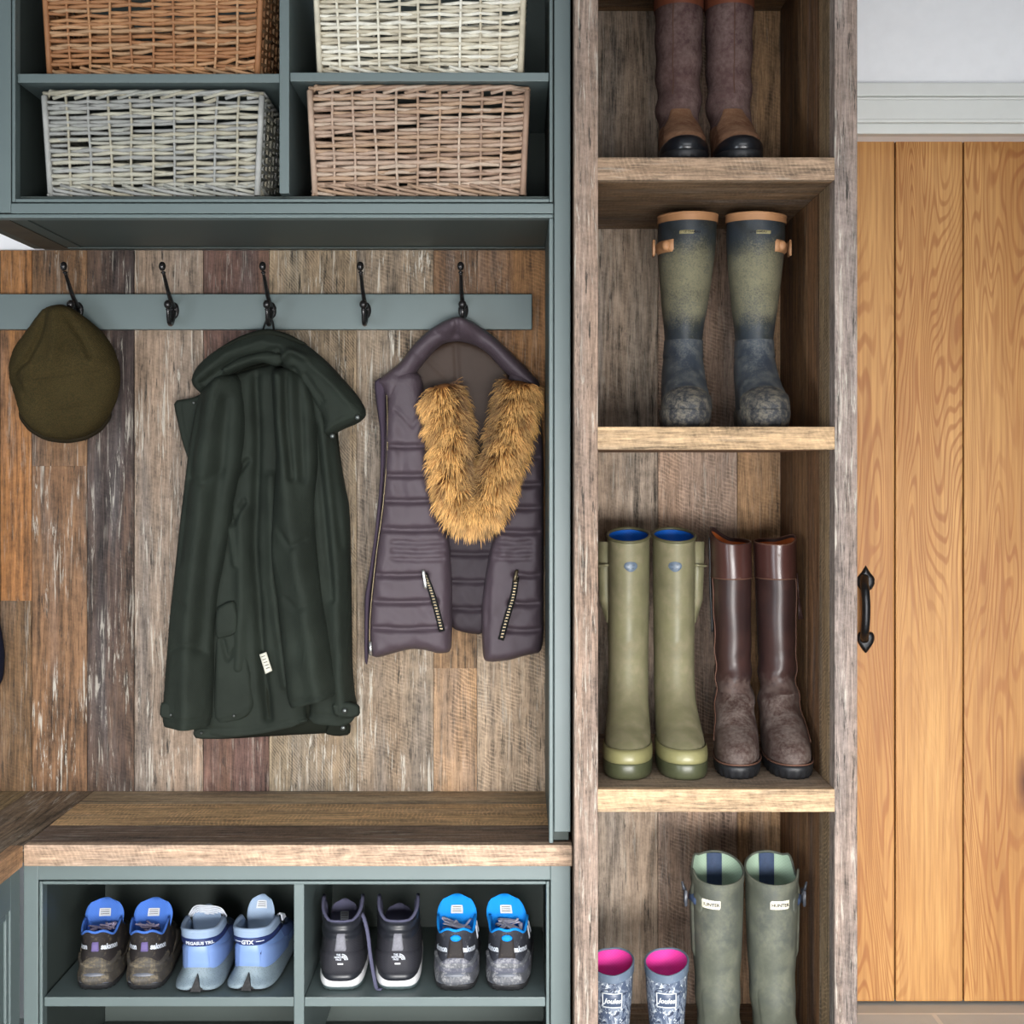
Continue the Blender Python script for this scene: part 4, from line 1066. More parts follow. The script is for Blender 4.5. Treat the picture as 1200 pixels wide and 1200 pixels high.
# ------------------------------------------------------------------ brown leather riding boots
def riding(label, px, a, lean, side):
    t = boot_root('riding_boot', label, px, .190, z3 + .0005, a, group='brown leather riding boots')
    h = .385; sx = -side
    top = inv_top((h, .07), lambda u, x, q: .030 * max(0, x * sx / .04) ** 2.0 * (1 - .7 * u) + .006 * (1 - u) - .002)
    def wr(z, q):
        k = math.exp(-((z - .13) / .045) ** 2); w = .085 * math.sin(z * 130 + 1.6 * math.sin(q + side) + .6 * math.sin(3 * q)) * k
        return w + .012 * math.sin(z * 60 + q * 2 + side) * (1 if z > .1 else 0)
    L = Last(well_rows(h, .0325, .0355, .058, .0412), 5, Y0, wrinkle=wr, lean=lean, top=top)
    zs = [z for z in L.Z if z >= .118]
    put('shaft', L.body(52, zs, cap0=False), BRN, t, local=True)
    put('vamp', L.body(52, [z for z in L.Z if z <= .124], cap0=True), BRNF, t, local=True)
    zc = h - .062
    cuff = L.body(52, [zc, zc + .001] + [z for z in L.Z if z > zc + .004], .0018, cap0=False); put('cuff', cuff, BRNC, t, local=True)
    put('cuff_seam', L.loop(zc, .0013, .0012, seg=6), SEAM, t, local=True)
    put('lining', L.lining(52, .003, .15, lip=-.0012), RUST, t, local=True)
    put('top_edge', L.loop(h, .0016, .0005, seg=6), SEAM if side > 0 else BRN, t, local=True)
    put('sole', sole_mesh([(0, .002, .266, .031, .0400, 2.5), (.008, -.001, .2705, .034, .0430, 2.5), (.019, -.002, .272, .0345, .0436, 2.5), (.022, .0, .270, .034, .0430, 2.5)], Y0), BLKS, t, local=True)
    put('welt', Last(BOOT_SOLE, 1, Y0).loop(.024, .0016, .0012, seg=6, n=64), SEAM, t, local=True)
    # wavy side seam and a tassel
    bm = bmesh.new(); q0 = math.pi + side * 1.15
    tube(bm, [L.P(z, q0 + .05 * math.sin(z * 90), .0012) for z in np.linspace(.05, zc, 40)], .0011, 6); put('side_seam', bm, SEAM, t, local=True)
    if side > 0:
        q1 = math.pi + side * 1.3; bm = bmesh.new(); p = L.P(h - .055, q1, .003)
        tube(bm, [p, p + Vector((sx * .003, 0, -.05))], .0014, 6)
        for k in range(5): tube(bm, [p + Vector((sx * .003, 0, -.045)), p + Vector((sx * (.002 + .0022 * k), .004 - .002 * k, -.082))], [.0016, .001], 5)
        put('tassel', bm, BRN, t, local=True)
    else:
        q1 = math.pi + side * 1.45; bm = bmesh.new()
        tube(bm, [L.P(z, q1, .0022) for z in np.linspace(h - .16, h - .012, 24)], .0022, 8, flat=.6); put('side_zip', bm, BLKS, t, local=True)
    return t
riding('dark brown leather riding boot beside the olive wellington, top edge peaked', 861, -.10, .020, -1)
riding('dark brown leather riding boot with rust lining next to the right panel', 912, -.02, .016, 1)

# ------------------------------------------------------------------ muddy wellingtons
def mudboot(label, px, a, lean, side):
    t = boot_root('wellington_boot', label, px, .172, z2 + .0005, a, group='mud splashed wellingtons with tan rims')
    h = .378; sx = -side
    top = inv_top((h, .05), lambda u, x, q: .006 * (1 - u) - .003 * max(0, x * sx / .05))
    L = Last(well_rows(h, .0335, .0515, .062, .045), 4, Y0, lean=lean, top=top)
    put('shaft', L.body(48, [z for z in L.Z if z >= .155], cap0=False), RUB_MU, t, local=True)
    put('foot', L.body(48, [z for z in L.Z if z <= .16]), RUB_MUF, t, local=True)
    put('ankle_band', L.body(48, [.128, .13, .14, .15, .156, .158], .0014, cap0=False), RUB_MUF, t, local=True)
    rim = L.body(48, [h - .013, h - .0125, h - .006, h], .0022, cap0=False); put('rim', rim, TAN, t, local=True)
    put('rim_edge', L.loop(h, .0026, .0005), TAN, t, local=True)
    put('lining', L.lining(48, .004, .12), BLKS, t, local=True)
    put('sole', sole_mesh([(0, .004, .262, .032, .043, 2.4), (.008, .0, .270, .035, .047, 2.4), (.026, -.002, .274, .036, .0485, 2.4), (.031, .0, .272, .0355, .048, 2.4)], Y0), SOLE_MU, t, local=True)
    put('toe_guard', L.shell(math.pi - 1.25, math.pi + 1.25, .026, lambda q: .050 + .022 * (1 - q * q), .003, 26, 8, tuck=.2), SOLE_MU, t, local=True)
    zb = h - .034; tb = math.pi + side * .1
    pl = put('name_plate', L.shell(tb - .27, tb + .27, zb - .0038, zb + .0038, .0014, 10, 4), PLATE, t, local=True)
    b = bvh_of([o for o in t.children if o.name.startswith('shaft')])
    bm = wrap(text_mesh('LE CHAMEAU', .0048, bold=.0001), b, lean * zb, zb, math.pi, y0=.4, off=.0019, cy=.1, xo=-.1 * .043 * side); put('lettering', bm, INK, pl, local=True, recalc=False)
    zs_ = h - .056; q0 = math.pi + side * .52; q1 = math.pi + side * 1.75
    s0, s1 = min(q0, q1), max(q0, q1)
    st = put('side_strap', L.shell(s0, s1, zs_ - .013, zs_ + .013, .0045, 14, 4), TAN, t, local=True)
    bm = bmesh.new(); c = L.P(zs_, math.pi + side * 1.42, .009); w = .013
    tube(bm, [c + Vector((0, .008, w)), c + Vector((0, -.012, w)), c + Vector((0, -.012, -w)), c + Vector((0, .008, -w))], .0022, 8, closed=True); put('buckle', bm, TAN, st, local=True)
    bm = bmesh.new(); c2 = L.P(zs_, math.pi + side * .8, .004); ball(bm, c2, .008, 12, 1.2); put('strap_keeper', bm, TAN, st, local=True)
    return t
mudboot('mud splashed tan-rimmed wellington, strap buckle facing the left post', 797, -.03, -.036, -1)
mudboot('mud splashed tan-rimmed wellington, strap buckle facing the right panel', 882, .0, -.016, 1)

# ------------------------------------------------------------------ brown suede boots on the top shelf
def suede(label, px, a, lean, side):
    t = boot_root('suede_boot', label, px, .176, z1 + .0005, a, group='brown suede tall boots')
    h = .352; sx = -side
    def wr(z, q):
        k = math.exp(-((z - .15) / .06) ** 2) + .35 * math.exp(-((z - .27) / .07) ** 2)
        return .075 * math.sin(z * 95 + 1.7 * math.sin(q + side * .6) + .8 * math.sin(2 * q + side)) * k
    L = Last(well_rows(h, .039, .0425, .058, .043), 5, Y0, wrinkle=wr, lean=lean)
    put('shaft', L.body(52, [z for z in L.Z if z >= .085 and z < .312] + [.314], cap0=False), SUE, t, local=True)
    put('cuff', L.body(52, [.309, .31] + [z for z in L.Z if z > .312], .0018, cap0=False), SUEC, t, local=True)
    put('vamp', L.body(52, [z for z in L.Z if z <= .09]), SUEF, t, local=True)
    put('tongue_panel', L.shell(math.pi - 1.0, math.pi + 1.0, .05, lambda q: .075 + .05 * min(1, (1 - abs(q)) * 1.9), .0022, 24, 10), SUEF, t, local=True)
    put('lining', L.lining(48, .004, .1), RUST, t, local=True)
    put('sole', sole_mesh([(0, .004, .262, .032, .0425, 2.4), (.01, .0, .270, .0345, .046, 2.4), (.022, -.001, .272, .035, .0465, 2.4), (.026, .0, .270, .0345, .046, 2.4)], Y0), BLKS, t, local=True)
    put('toe_rand', L.shell(math.pi - 1.35, math.pi + 1.35, .02, lambda q: .034 + .018 * (1 - q * q), .003, 26, 8, tuck=.2), BLKG, t, local=True)
    bm = bmesh.new(); q0 = math.pi + side * .2 - .15
    tube(bm, [L.P(z, q0, .0008) for z in np.linspace(.15, .31, 30)], .0009, 5); put('front_seam', bm, SEAM, t, local=True)
    return t
suede('plum brown suede boot on the top shelf, farther from the right panel', 794, -.02, -.008, -1)
suede('plum brown suede boot on the top shelf, nearer the right panel', 854, -.01, -.002, 1)

# ------------------------------------------------------------------ grey green wellingtons at the bottom
def greenboot(label, px, a, lean, side, wcx):
    t = boot_root('wellington_boot', label, px, .10, z4 + .0005, a, group='grey green wellingtons on the lowest shelf')
    h = .335; sx = -side
    def f(u, x, q):
        v = .030 * (1 - u) ** 1.2
        d = abs((math.atan2(math.sin(q - (math.pi + side * 1.75)), math.cos(q - (math.pi + side * 1.75)))))
        return v - .016 * math.exp(-(d / .22) ** 2) + .008 * math.exp(-((d - .45) / .2) ** 2)
    top = inv_top((h, .06), f)
    L = Last(well_rows(h, .039, .0450, .06, .0435), 4, Y0, lean=lean, top=top)
    put('upper', L.body(56), RUB_GR, t, local=True)
    put('rim', L.body(56, [h - .010, h - .0095, h - .004, h], .0016, cap0=False), RUB_GR, t, local=True)
    put('rim_edge', L.loop(h, .0021, .0, n=56), RUB_GR, t, local=True)
    put('ankle_patch', L.shell(math.pi - .9, math.pi + .9, .06, lambda q: .155 + .012 * (1 - q * q), .0016, 20, 8), RUB_GR, t, local=True)
    put('lining', L.lining(56, .004, .16), MINT, t, local=True)
    put('pull_tape', L.shell(-.34, .34, h - .12, h - .0015, -.0052, 8, 6, tuck=-1), NAVYT, t, local=True)
    put('sole', sole_mesh([(0, .004, .262, .032, .041, 2.4), (.008, .0, .270, .035, .0445, 2.4), (.024, -.001, .273, .0355, .0455, 2.4), (.028, .0, .271, .035, .045, 2.4)], Y0), RUB_OLD, t, local=True)
    zb = h - .033; tb = math.pi - .38 if side < 0 else math.pi + .12
    lb = put('name_label', L.shell(tb - .40, tb + .40, zb - .0085, zb + .0085, .0012, 12, 4), CREAM, t, local=True)
    b = bvh_of([o for o in t.children if o.name.startswith('upper')])
    ang = math.pi + (tb - math.pi) * -.0
    bm = wrap(text_mesh('HUNTER', .0078, bold=.00025), b, lean * zb, zb, math.pi, off=.0018, cy=.1, xo=-math.sin(tb) * -.0465 * -1); put('lettering', bm, INK, lb, local=True, recalc=False)
    # side gusset slit, strap and buckle
    q0 = math.pi + side * 1.5
    put('gusset', L.shell(q0 - .28, q0 + .28, h - .14, h - .012, .003, 8, 8), RUB_GR, t, local=True)
    put('strap_patch', L.shell(math.pi + side * .95 - .26, math.pi + side * .95 + .26, lambda q: zb - .004 - .017 * (1 - q * q) ** .5, lambda q: zb - .004 + .017 * (1 - q * q) ** .5, .0018, 12, 6), RUB_GR, t, local=True)
    s = put('side_strap', L.shell(min(math.pi + side * .95, math.pi + side * 2.0), max(math.pi + side * .95, math.pi + side * 2.0), zb - .012, zb + .004, .005, 12, 3), NAVYT, t, local=True)
    bm = bmesh.new(); c = L.P(zb - .004, math.pi + side * 1.55, .010); w = .012
    tube(bm, [c + Vector((0, .011, w)), c + Vector((0, -.011, w)), c + Vector((0, -.011, -w)), c + Vector((0, .011, -w))], .0027, 8, closed=True)
    tube(bm, [c + Vector((sx * .002, 0, w)), c + Vector((sx * .006, -.002, w + .014))], [.003, .002], 6); put('buckle', bm, BUCK, s, local=True)
    return t
greenboot('grey green wellington with a cream label, beside the pink-lined boots', 840.5, -.03, .0, -1, 0)
greenboot('grey green wellington with a cream label, against the right panel', 905, .0, .004, 1, 0)

# ------------------------------------------------------------------ children's boots
def kidboot(label, px, a, side):
    t = boot_root('childrens_wellington', label, px, .06, z4 + .0005, a, group='small patterned wellingtons with pink lining')
    h = .190
    top = inv_top((h, .04), lambda u, x, q: .018 * (1 - u) + .006 * max(0, x * side / .035))
    rows = [(.014, .0, .178, .026, .033, 2.3), (.03, .0, .179, .027, .0335, 2.25), (.042, .001, .165, .027, .033, 2.2), (.055, .002, .135, .027, .032, 2.1), (.072, .003, .105, .028, .030, 2), (.1, .001, .09, .0295, .0305, 2), (.14, -.003, .090, .0335, .034, 2), (h, -.005, .092, .0365, .037, 2)]
    L = Last(rows, 4, .043, top=top)
    put('upper', L.body(44), PATT, t, local=True)
    put('rim', L.body(44, [h - .012, h - .0115, h - .005, h], .0016, cap0=False), KRIM, t, local=True)
    put('rim_edge', L.loop(h, .0019, .0, n=44), KRIM, t, local=True)
    put('lining', L.lining(44, .003, .11), PINK, t, local=True)
    put('sole', sole_mesh([(0, .003, .176, .025, .032, 2.4), (.006, .0, .181, .027, .0345, 2.4), (.018, .0, .181, .0275, .0348, 2.4)], .043), KNAVY, t, local=True)
    zb = h - .041; tb = math.pi - .1
    pl = put('name_plate', L.shell(tb - .48, tb + .48, zb - .012, zb + .012, .0012, 14, 5), KNAVY, t, local=True)
    b = bvh_of([o for o in t.children if o.name.startswith('upper')])
    bm = wrap(text_mesh('Joules', .0115, shear=.3, bold=.0003), b, 0, zb - .001, math.pi, off=.0019, cy=.1, xo=-.0030); put('lettering', bm, KWHITE, pl, local=True, recalc=False)
    fr = bmesh.new()
    for zz in (zb - .0115, zb + .0115): tube(fr, [L.P(zz, tb - .46 + .92 * i / 12, .0014) for i in range(13)], .0009, 5)
    for tt in (tb - .46, tb + .46): tube(fr, [L.P(zb - .0115 + .023 * i / 4, tt, .0014) for i in range(5)], .0009, 5)
    put('plate_border', fr, KWHITE, pl, local=True)
    return t
kidboot("small blue-and-white child's boot with pink lining, half behind the left post", 717, .03, -1)
kidboot("small blue-and-white child's boot with pink lining, nearest the tall green pair", 781, -.02, -1)
# ================================================================== trainers in the shoe cabinet
YK = .052
def muds(n, c, d, a, **k): return muddy(n, c, d, a, fine=240, bump=.25, **k)
UP_BK = muds('dusty_black_mesh', (46, 42, 42), (88, 80, 68), .36, scale=40, rough=.7, spec=.25)
UP_BK2 = muds('dusty_dark_mesh', (52, 54, 62), (104, 104, 108), .36, scale=36, rough=.7, spec=.25)
CNT_BR = muds('muddy_heel_counter', (70, 66, 62), (108, 99, 82), .62, scale=40)
CNT_GR = muds('dusty_heel_counter', (84, 86, 98), (140, 140, 146), .6, scale=46)
MID_BR = muds('muddy_midsole', (72, 68, 64), (116, 106, 88), .6, scale=50)
MID_GR = muds('dusty_midsole', (86, 88, 94), (146, 146, 148), .6, scale=50)
BUMP = plain('scuffed_grey_heel_bumper', (92, 96, 106), .4, .5, var=.25, vs=90)
OUT_BK = plain('dark_tread', (34, 34, 36), .6, .4, var=.3, vs=120, bump=.5, bs=120, bd=.003)
BL1 = cloth('cornflower_blue_lining', (72, 116, 200), .8, 1500, .1, .2)
BL2 = cloth('azure_blue_lining', (14, 138, 226), .75, 1500, .08, .2)
PUR = plain('purple_tab', (104, 92, 140), .7, .3, var=.15)
LIL = plain('lilac_laces', (186, 174, 198), .75, .2, var=.15, vs=200)
GREYL = plain('pale_grey_laces', (196, 192, 204), .75, .2, var=.15, vs=200)
TAGM = plain('silver_tongue_label', (200, 204, 210), .5, .4, var=.05)
SKY = cloth('sky_blue_mesh', (112, 142, 198), .6, 1700, .07, .2, .35)
SKYT = plain('smooth_sky_blue_overlay', (122, 150, 204), .45, .5, var=.04)
ICE = cloth('ice_blue_collar', (146, 166, 192), .7, 1500, .06, .2)
DKB = cloth('slate_blue_mesh', (84, 106, 160), .7, 1700, .08, .2, .3)
NVB = plain('navy_heel_band', (36, 48, 94), .5, .4, var=.08)
m = NT('speckled_grey_midsole'); oc = m.obj(); vo = m.n('ShaderNodeTexVoronoi', None, Vector=oc, Scale=420.0).outputs['Distance']
m.set(Base_Color=m.mix(m.step(vo, .2, .34), L4((88, 104, 114)), L4((124, 140, 150))), Roughness=.6); SPK = m.m
BLK = cloth('charcoal_ripstop', (44, 44, 50), .65, 1700, .12, .25, .3)
BLKP = plain('padded_black_collar', (34, 36, 42), .38, .5, var=.1)
GRP = cloth('grey_purple_lining', (84, 84, 106), .8, 1500, .08, .2)
GRT = plain('grey_webbing_tab', (122, 122, 130), .7, .3, var=.15, vs=250)
WHT = plain('white_foam', (232, 232, 234), .5, .4, var=.03)
TREAD = plain('grey_green_tread', (74, 88, 90), .6, .3, var=.1)
REFL = plain('pale_print', (206, 212, 222), .5, .4)

def tongue(t, zb, zt, yb, yt, w, m, point=.35, lean=0.0, cx=0.0, label_m=None, th=.007, curl=.014, lab=(.62, .20, .30)):
    """padded flap; returns the part"""
    bm = bmesh.new(); NR, NC = 12, 10; F = []; B = []
    def q(v, s_):
        hw = w * (.80 + .20 * math.sin(min(1, v * 1.5) * math.pi / 2)) * (1 if v < 1 - point else math.sqrt(max(.0, 1 - ((v - 1 + point) / point) ** 2)) * .66 + .34)
        x = cx + lean * v + s_ * hw
        return Vector((x, yb + (yt - yb) * v - curl * (s_ * s_) * (.4 + .6 * v), zb + (zt - zb) * v))
    for i in range(NR + 1):
        v = i / NR; pf = []; pb = []
        for j in range(NC + 1):
            s_ = j / NC * 2 - 1; p = q(v, s_)
            e = math.sqrt(max(0, 1 - s_ ** 4)) * math.sqrt(max(0, 1 - max(0, (v - .75) / .25) ** 4))
            pf.append(bm.verts.new(p + Vector((0, -th * .5 * e, .001 * e)))); pb.append(bm.verts.new(p + Vector((0, th * .5 * e + .0004, 0))))
        F.append(pf); B.append(pb)
    for i in range(NR):
        for j in range(NC):
            bm.faces.new((F[i][j], F[i][j + 1], F[i + 1][j + 1], F[i + 1][j])); bm.faces.new((B[i][j], B[i + 1][j], B[i + 1][j + 1], B[i][j + 1]))
    for i in range(NR):
        for k in (0, NC):
            bm.faces.new((F[i][k], F[i + 1][k], B[i + 1][k], B[i][k]))
    for j in range(NC): bm.faces.new((F[NR][j], F[NR][j + 1], B[NR][j + 1], B[NR][j]))
    o = put('tongue', bm, m, t, local=True)
    if label_m:
        vc, hh, ws = lab; bm = bmesh.new(); G = []
        for i in range(4):
            v = vc - hh / 2 + hh * i / 3
            G.append([bm.verts.new(q(v, (-ws + 2 * ws * j / 6) ) + Vector((0, -th * .5 - .0016, .0015))) for j in range(7)])
        for i in range(3):
            for j in range(6): bm.faces.new((G[i][j], G[i][j + 1], G[i + 1][j + 1], G[i + 1][j]))
        l = put('tongue_label', bm, label_m, o, local=True)
        bm = bmesh.new()
        for k in range(3):
            v = vc - hh * .25 + hh * .25 * k
            tube(bm, [q(v, -ws * .75 + 1.5 * ws * j / 6) + Vector((0, -th * .5 - .0021, .002)) for j in range(7)], .0005, 4)
        put('printed_lines', bm, INKG, l, local=True)
    return o
LOW = [(.022, .004, .262, .034, .0385, 3.6), (.038, .001, .256, .0345, .039, 3.4), (.054, .001, .232, .0335, .038, 3.0), (.070, .003, .196, .0315, .0365, 2.7), (.084, .003, .160, .0305, .034, 2.5), (.098, .0, .138, .031, .033, 2.4)]
SOL = [(0, .004, .262, .034, .037, 4.2), (.004, .0, .270, .0365, .0395, 4.2), (.012, -.003, .272, .0375, .0405, 4.2), (.027, -.003, .268, .036, .0400, 2.4), (.034, .0, .262, .0345, .039, 2.35)]
def shoe_root(label, px, a, dy=0.0, group=None, sc=1.0, name='trainer', cat='shoe'):
    t = thing(name, (PX(px, YK + dy), YK + dy, zsh + .0005), label, cat, group, a); t.scale = (sc, sc, sc)
    return t
def collar_top(h, heel, dip, front, side=0, span=.035, notch=0):
    def f(u, x, q):
        d = abs(math.atan2(math.sin(q), math.cos(q)))       # angle from the heel
        v = heel * math.exp(-(d / .55) ** 2) - dip * math.exp(-((d - 1.05) / .38) ** 2) + front * (u * u)
        return v - notch * math.exp(-(d / .22) ** 2) - .11 * max(0, u - .60)
    return inv_top((h, span), f)
def tucked_laces(t, m, zc, yc, w, seed, n=5, r=.0026):
    R = random.Random(seed); bm = bmesh.new()
    for k in range(n):
        p = [(R.uniform(-w, w), yc + R.uniform(-.018, .012), zc + R.uniform(-.004, .010)) for _ in range(4)]
        tube(bm, spline(p, 5), r, 6, flat=.5)
    put('laces', bm, m, t, local=True)

def trail_shoe(label, px, a, kind, side, group, sc, dy=0):
    t = shoe_root(label, px, a, dy, group, sc)
    up, cnt, mid, lin_, lac = ((UP_BK, CNT_BR, MID_BR, BL1, LIL), (UP_BK2, CNT_GR, MID_GR, BL2, GREYL))[kind]
    top = collar_top(.098, .004, .010, .012, notch=.004)
    L = Last(LOW, 4, 0, top=top)
    u = put('upper', L.body(56), up, t, local=True)
    put('collar_edge', L.loop(.098, .0023, -.001, n=56), lin_, t, local=True)
    put('lining', L.lining(56, .0045, .055), lin_, t, local=True)
    put('outsole', sole_mesh(SOL[:3], 0), OUT_BK, t, local=True)
    put('midsole', Last([(.010, -.001, .268, .0365, .0395, 4.2), (.016, -.005, .272, .0378, .0408, 4.0), (.023, -.005, .270, .0374, .0405, 3.8), (.030, .0, .262, .0350, .039, 3.6)], 3, 0, wrinkle=lambda z, q: .012 * math.sin(q * 9 + z * 200)).body(72), mid, t, local=True)
    put('heel_counter', L.shell(-1.5, 1.5, .024, lambda q: .044 + .014 * math.exp(-(q / .34) ** 2) - .006 * abs(q), .0026, 30, 8), cnt, t, local=True)
    put('heel_bumper', L.shell(-.62, .62, .008, lambda q: .022 + .010 * (1 - q * q), .0065, 18, 6), BUMP, t, local=True)
    put('heel_overlay', L.shell(-1.25, 1.25, lambda q: .036 + .010 * q * q, lambda q: .044 + .010 * q * q + .004 * math.exp(-(q / .2) ** 2), .0042, 24, 5), mid, t, local=True)
    if kind == 0:
        for sg in (-1, 1): put('side_overlay', L.shell(sg * 1.75 - .75, sg * 1.75 + .75, lambda q: .034, lambda q, sg=sg: .048 + .016 * math.sin(q * 5 + sg), .0022, 20, 6), cnt, t, local=True)
        put('pull_loop', L.shell(-.13, .13, .064, .082, .0034, 6, 5), PUR, t, local=True)
    else:
        put('heel_strip', L.shell(-.30, .30, .050, .084, .0028, 8, 6), UP_BK, t, local=True)
        bm = bmesh.new(); bmesh.ops.create_uvsphere(bm, u_segments=12, v_segments=8, radius=1, matrix=Matrix.Translation(L.P(.086, 0, .002)) @ Matrix.Diagonal((.009, .004, .0055, 1))); put('pull_loop', bm, BL2, t, local=True)
        for j in range(2): put('side_stripe', L.shell(1.45 + .16 * j, 1.52 + .16 * j, .058, .092, .002, 3, 6), REFL, t, local=True)
    bv = bvh_of([u])
    for sg, tx in ((1, 'SALOMON'), (-1, 'SALOMON')):
        an = -sg * .72
        bm = wrap(text_mesh('salomon', .0125, bold=.0006), bv, 0, .070 if kind == 0 else .064, an, roll=-.14 * sg, off=.0016, cy=.03, xo=.013 * sg - .002, dist=.12)
        put('lettering', bm, REFL, t, local=True, recalc=False)
    tongue(t, .066, .128, .088, .118, .034, lin_, .45 if kind == 0 else .55, lean=(.004 if side > 0 else .0) if kind == 0 else -.004 * (side + 1), label_m=TAGM)
    tucked_laces(t, lac, .086, .075, .024, 5 + side + kind * 7, 6)
    return t
trail_shoe('dusty black trail shoe with cornflower blue lining, nearest the left cabinet wall', 111, .075, 0, -1, 'dusty black trail shoes', 1.0)
trail_shoe('dusty black trail shoe with cornflower blue lining, beside the sky blue trainers', 169, .085, 0, 1, 'dusty black trail shoes', 1.0)
trail_shoe('grey trail shoe with azure blue tongue, beside the black mid-height boots', 534, .015, 1, -1, 'grey trail shoes with azure tongues', 1.05, -.006)
trail_shoe('grey trail shoe with azure blue tongue, nearest the right end of the shelf', 594, -.03, 1, 1, 'grey trail shoes with azure tongues', 1.05, -.006)

# ------------------------------------------------------------------ sky blue running shoes
def runner(label, px, a, side, txt, dy):
    t = shoe_root(label, px, a, dy, 'sky blue running trainers')
    rows = [(.026, .008, .258, .0345, .0385, 3.6), (.048, .006, .254, .0345, .039, 3.4), (.062, .004, .228, .034, .0375, 3.2), (.076, .002, .192, .0332, .036, 3.0), (.088, -.002, .158, .033, .034, 2.8), (.101, -.005, .138, .033, .033, 2.7)]
    top = collar_top(.101, .0, .002, .002)
    L = Last(rows, 4, 0, top=top)
    u = put('upper', L.body(56), SKY, t, local=True)
    put('heel_shell', L.shell(-1.7, 1.7, .028, lambda q: .078 - .026 * q * q, .002, 30, 8), SKYT, t, local=True)
    put('heel_clip', L.shell(-.42, .42, .030, .079, .0032, 10, 6), SKYT, t, local=True)
    put('collar', L.body(56, [.0895, .090, .094, .098, .101], .0028, cap0=False), ICE, t, local=True)
    put('collar_edge', L.loop(.101, .0042, -.001, n=56, seg=10), ICE, t, local=True)
    put('lining', L.lining(56, .006, .055), ICE, t, local=True)
    bd_ = put('heel_band', L.shell(-1.75, 1.75, lambda q: .0715 + .004 * abs(q), lambda q: .0890 + .003 * abs(q), .0036, 30, 4), NVB, t, local=True)
    bv = bvh_of([bd_])
    if side < 0:
        bm = wrap(text_mesh('PEGASUS TRL', .0078, bold=.0003), bv, 0, .0805, 0, off=.0006, cy=0, dist=.1, xo=.003); put('lettering', bm, REFL, bd_, local=True, recalc=False)
    else:
        bm = wrap(text_mesh('GTX', .0100, bold=.0005), bv, 0, .0805, 0, off=.0006, cy=0, dist=.1, xo=-.002); put('lettering', bm, REFL, bd_, local=True, recalc=False)
        for xx in (-.019, .019):
            bm = wrap(patch(.012, .0014), bv, 0, .082, 0, off=.0006, cy=0, dist=.1, xo=xx); put('lettering', bm, REFL, bd_, local=True, recalc=False)
    put('side_panel', L.shell(1.55, 2.5, .046, .086, .0014, 10, 6), DKB, t, local=True)
    put('side_panel', L.shell(-2.5, -1.55, .046, .086, .0014, 10, 6), DKB, t, local=True)
    # flared speckled midsole with a notch under the heel
    def wr(z, q): return 0
    M = Last([(.006, -.018, .268, .0435, .0395, 4.6), (.011, -.018, .270, .0428, .0402, 4.5), (.019, -.008, .268, .0385, .0402, 4.0), (.027, .001, .262, .0362, .040, 3.6), (.034, .006, .257, .0350, .0392, 3.4)], 4, 0, top=lambda z, u, x, q: (.012 * math.exp(-(math.atan2(math.sin(q), math.cos(q)) / .5) ** 2) * max(0, (z - .022) / .013)) + (.018 * max(0, u - .35) * (1 - max(0, z - .02) / .03) * .6))
    bm = M.body(72)
    for v in bm.verts:
        if v.co.y < .03 and abs(v.co.x - .000) < .0065 + .0 and v.co.z < .030:
            k = 1 - abs(v.co.x) / .0075; v.co.y += .020 * max(0, k) * max(0, 1 - v.co.z / .032)
    put('midsole', bm, SPK, t, local=True)
    bm = bmesh.new(); p = [Vector((-.0095, -.0178, .003)), Vector((.0085, -.0178, .003)), Vector((0.0005, -.0075, .029))]; q = [v + Vector((0, .012, 0)) for v in p]
    f = [bm.verts.new(v) for v in p]; g_ = [bm.verts.new(v) for v in q]; bm.faces.new(f); bm.faces.new(g_[::-1])
    for i in range(3): bm.faces.new((f[i], f[(i + 1) % 3], g_[(i + 1) % 3], g_[i]))
    put('heel_notch', bm, OUT_BK, t, local=True, smooth=False)
    put('outsole', sole_mesh([(0, -.008, .258, .038, .036, 4.5), (.004, -.013, .264, .0405, .0385, 4.5), (.008, -.014, .266, .041, .039, 4.5)], 0), OUT_BK, t, local=True)
    if side > 0:
        bv2 = bvh_of([o for o in t.children if o.name.startswith('heel_shell')])
        bm = bmesh.new(); pts = [(-.006, .003), (-.0005, -.002), (.0045, -.0045), (.0055, .004), (.0042, -.001), (-.001, .0)]
        vs = [bm.verts.new((x, y, 0)) for x, y in pts]; bm.faces.new(vs); bmesh.ops.triangulate(bm, faces=bm.faces[:])
        wrap(bm, bv2, 0, .062, -.5, off=.0012, cy=.03, dist=.12, xo=.002); put('side_mark', bm, NVB, t, local=True, recalc=False)
    else:
        put('side_mark', L.shell(-1.05, -.92, .058, .070, .0026, 4, 4), NVB, t, local=True)
    if side > 0:
        tongue(t, .074, .132, .092, .118, .025, ICE, .6, label_m=TAGM, lab=(.72, .22, .4)); 
        bm = bmesh.new()
        for k in range(4): tube(bm, spline([(.026, .092 + .01 * k, .096), (.034, .098 + .01 * k, .104 - .003 * k), (.036, .108 + .008 * k, .088)], 5), .002, 6, flat=.6)
        put('laces', bm, REFL, t, local=True)
    else:
        tongue(t, .074, .116, .092, .118, .026, ICE, .6)
        bm = bmesh.new()
        for k in range(6):
            s_ = .034 - .003 * k
            tube(bm, spline([(-s_, .094 + .004 * k, .098), (-s_ * .6, .088 + .004 * k, .113 - .0035 * k + .006), (0, .086 + .004 * k, .121 - .004 * k), (s_ * .7, .09 + .004 * k, .116 - .004 * k), (s_, .096 + .004 * k, .100)], 5), .0022, 6, flat=.7)
        put('laces', bm, REFL, t, local=True)
    for sg in (-1, 1): put('eyestay', L.shell(sg * 2.15 - .3, sg * 2.15 + .3, .078, .0985, .0026, 8, 5), SKYT if sg < 0 else NVB, t, local=True)
    return t
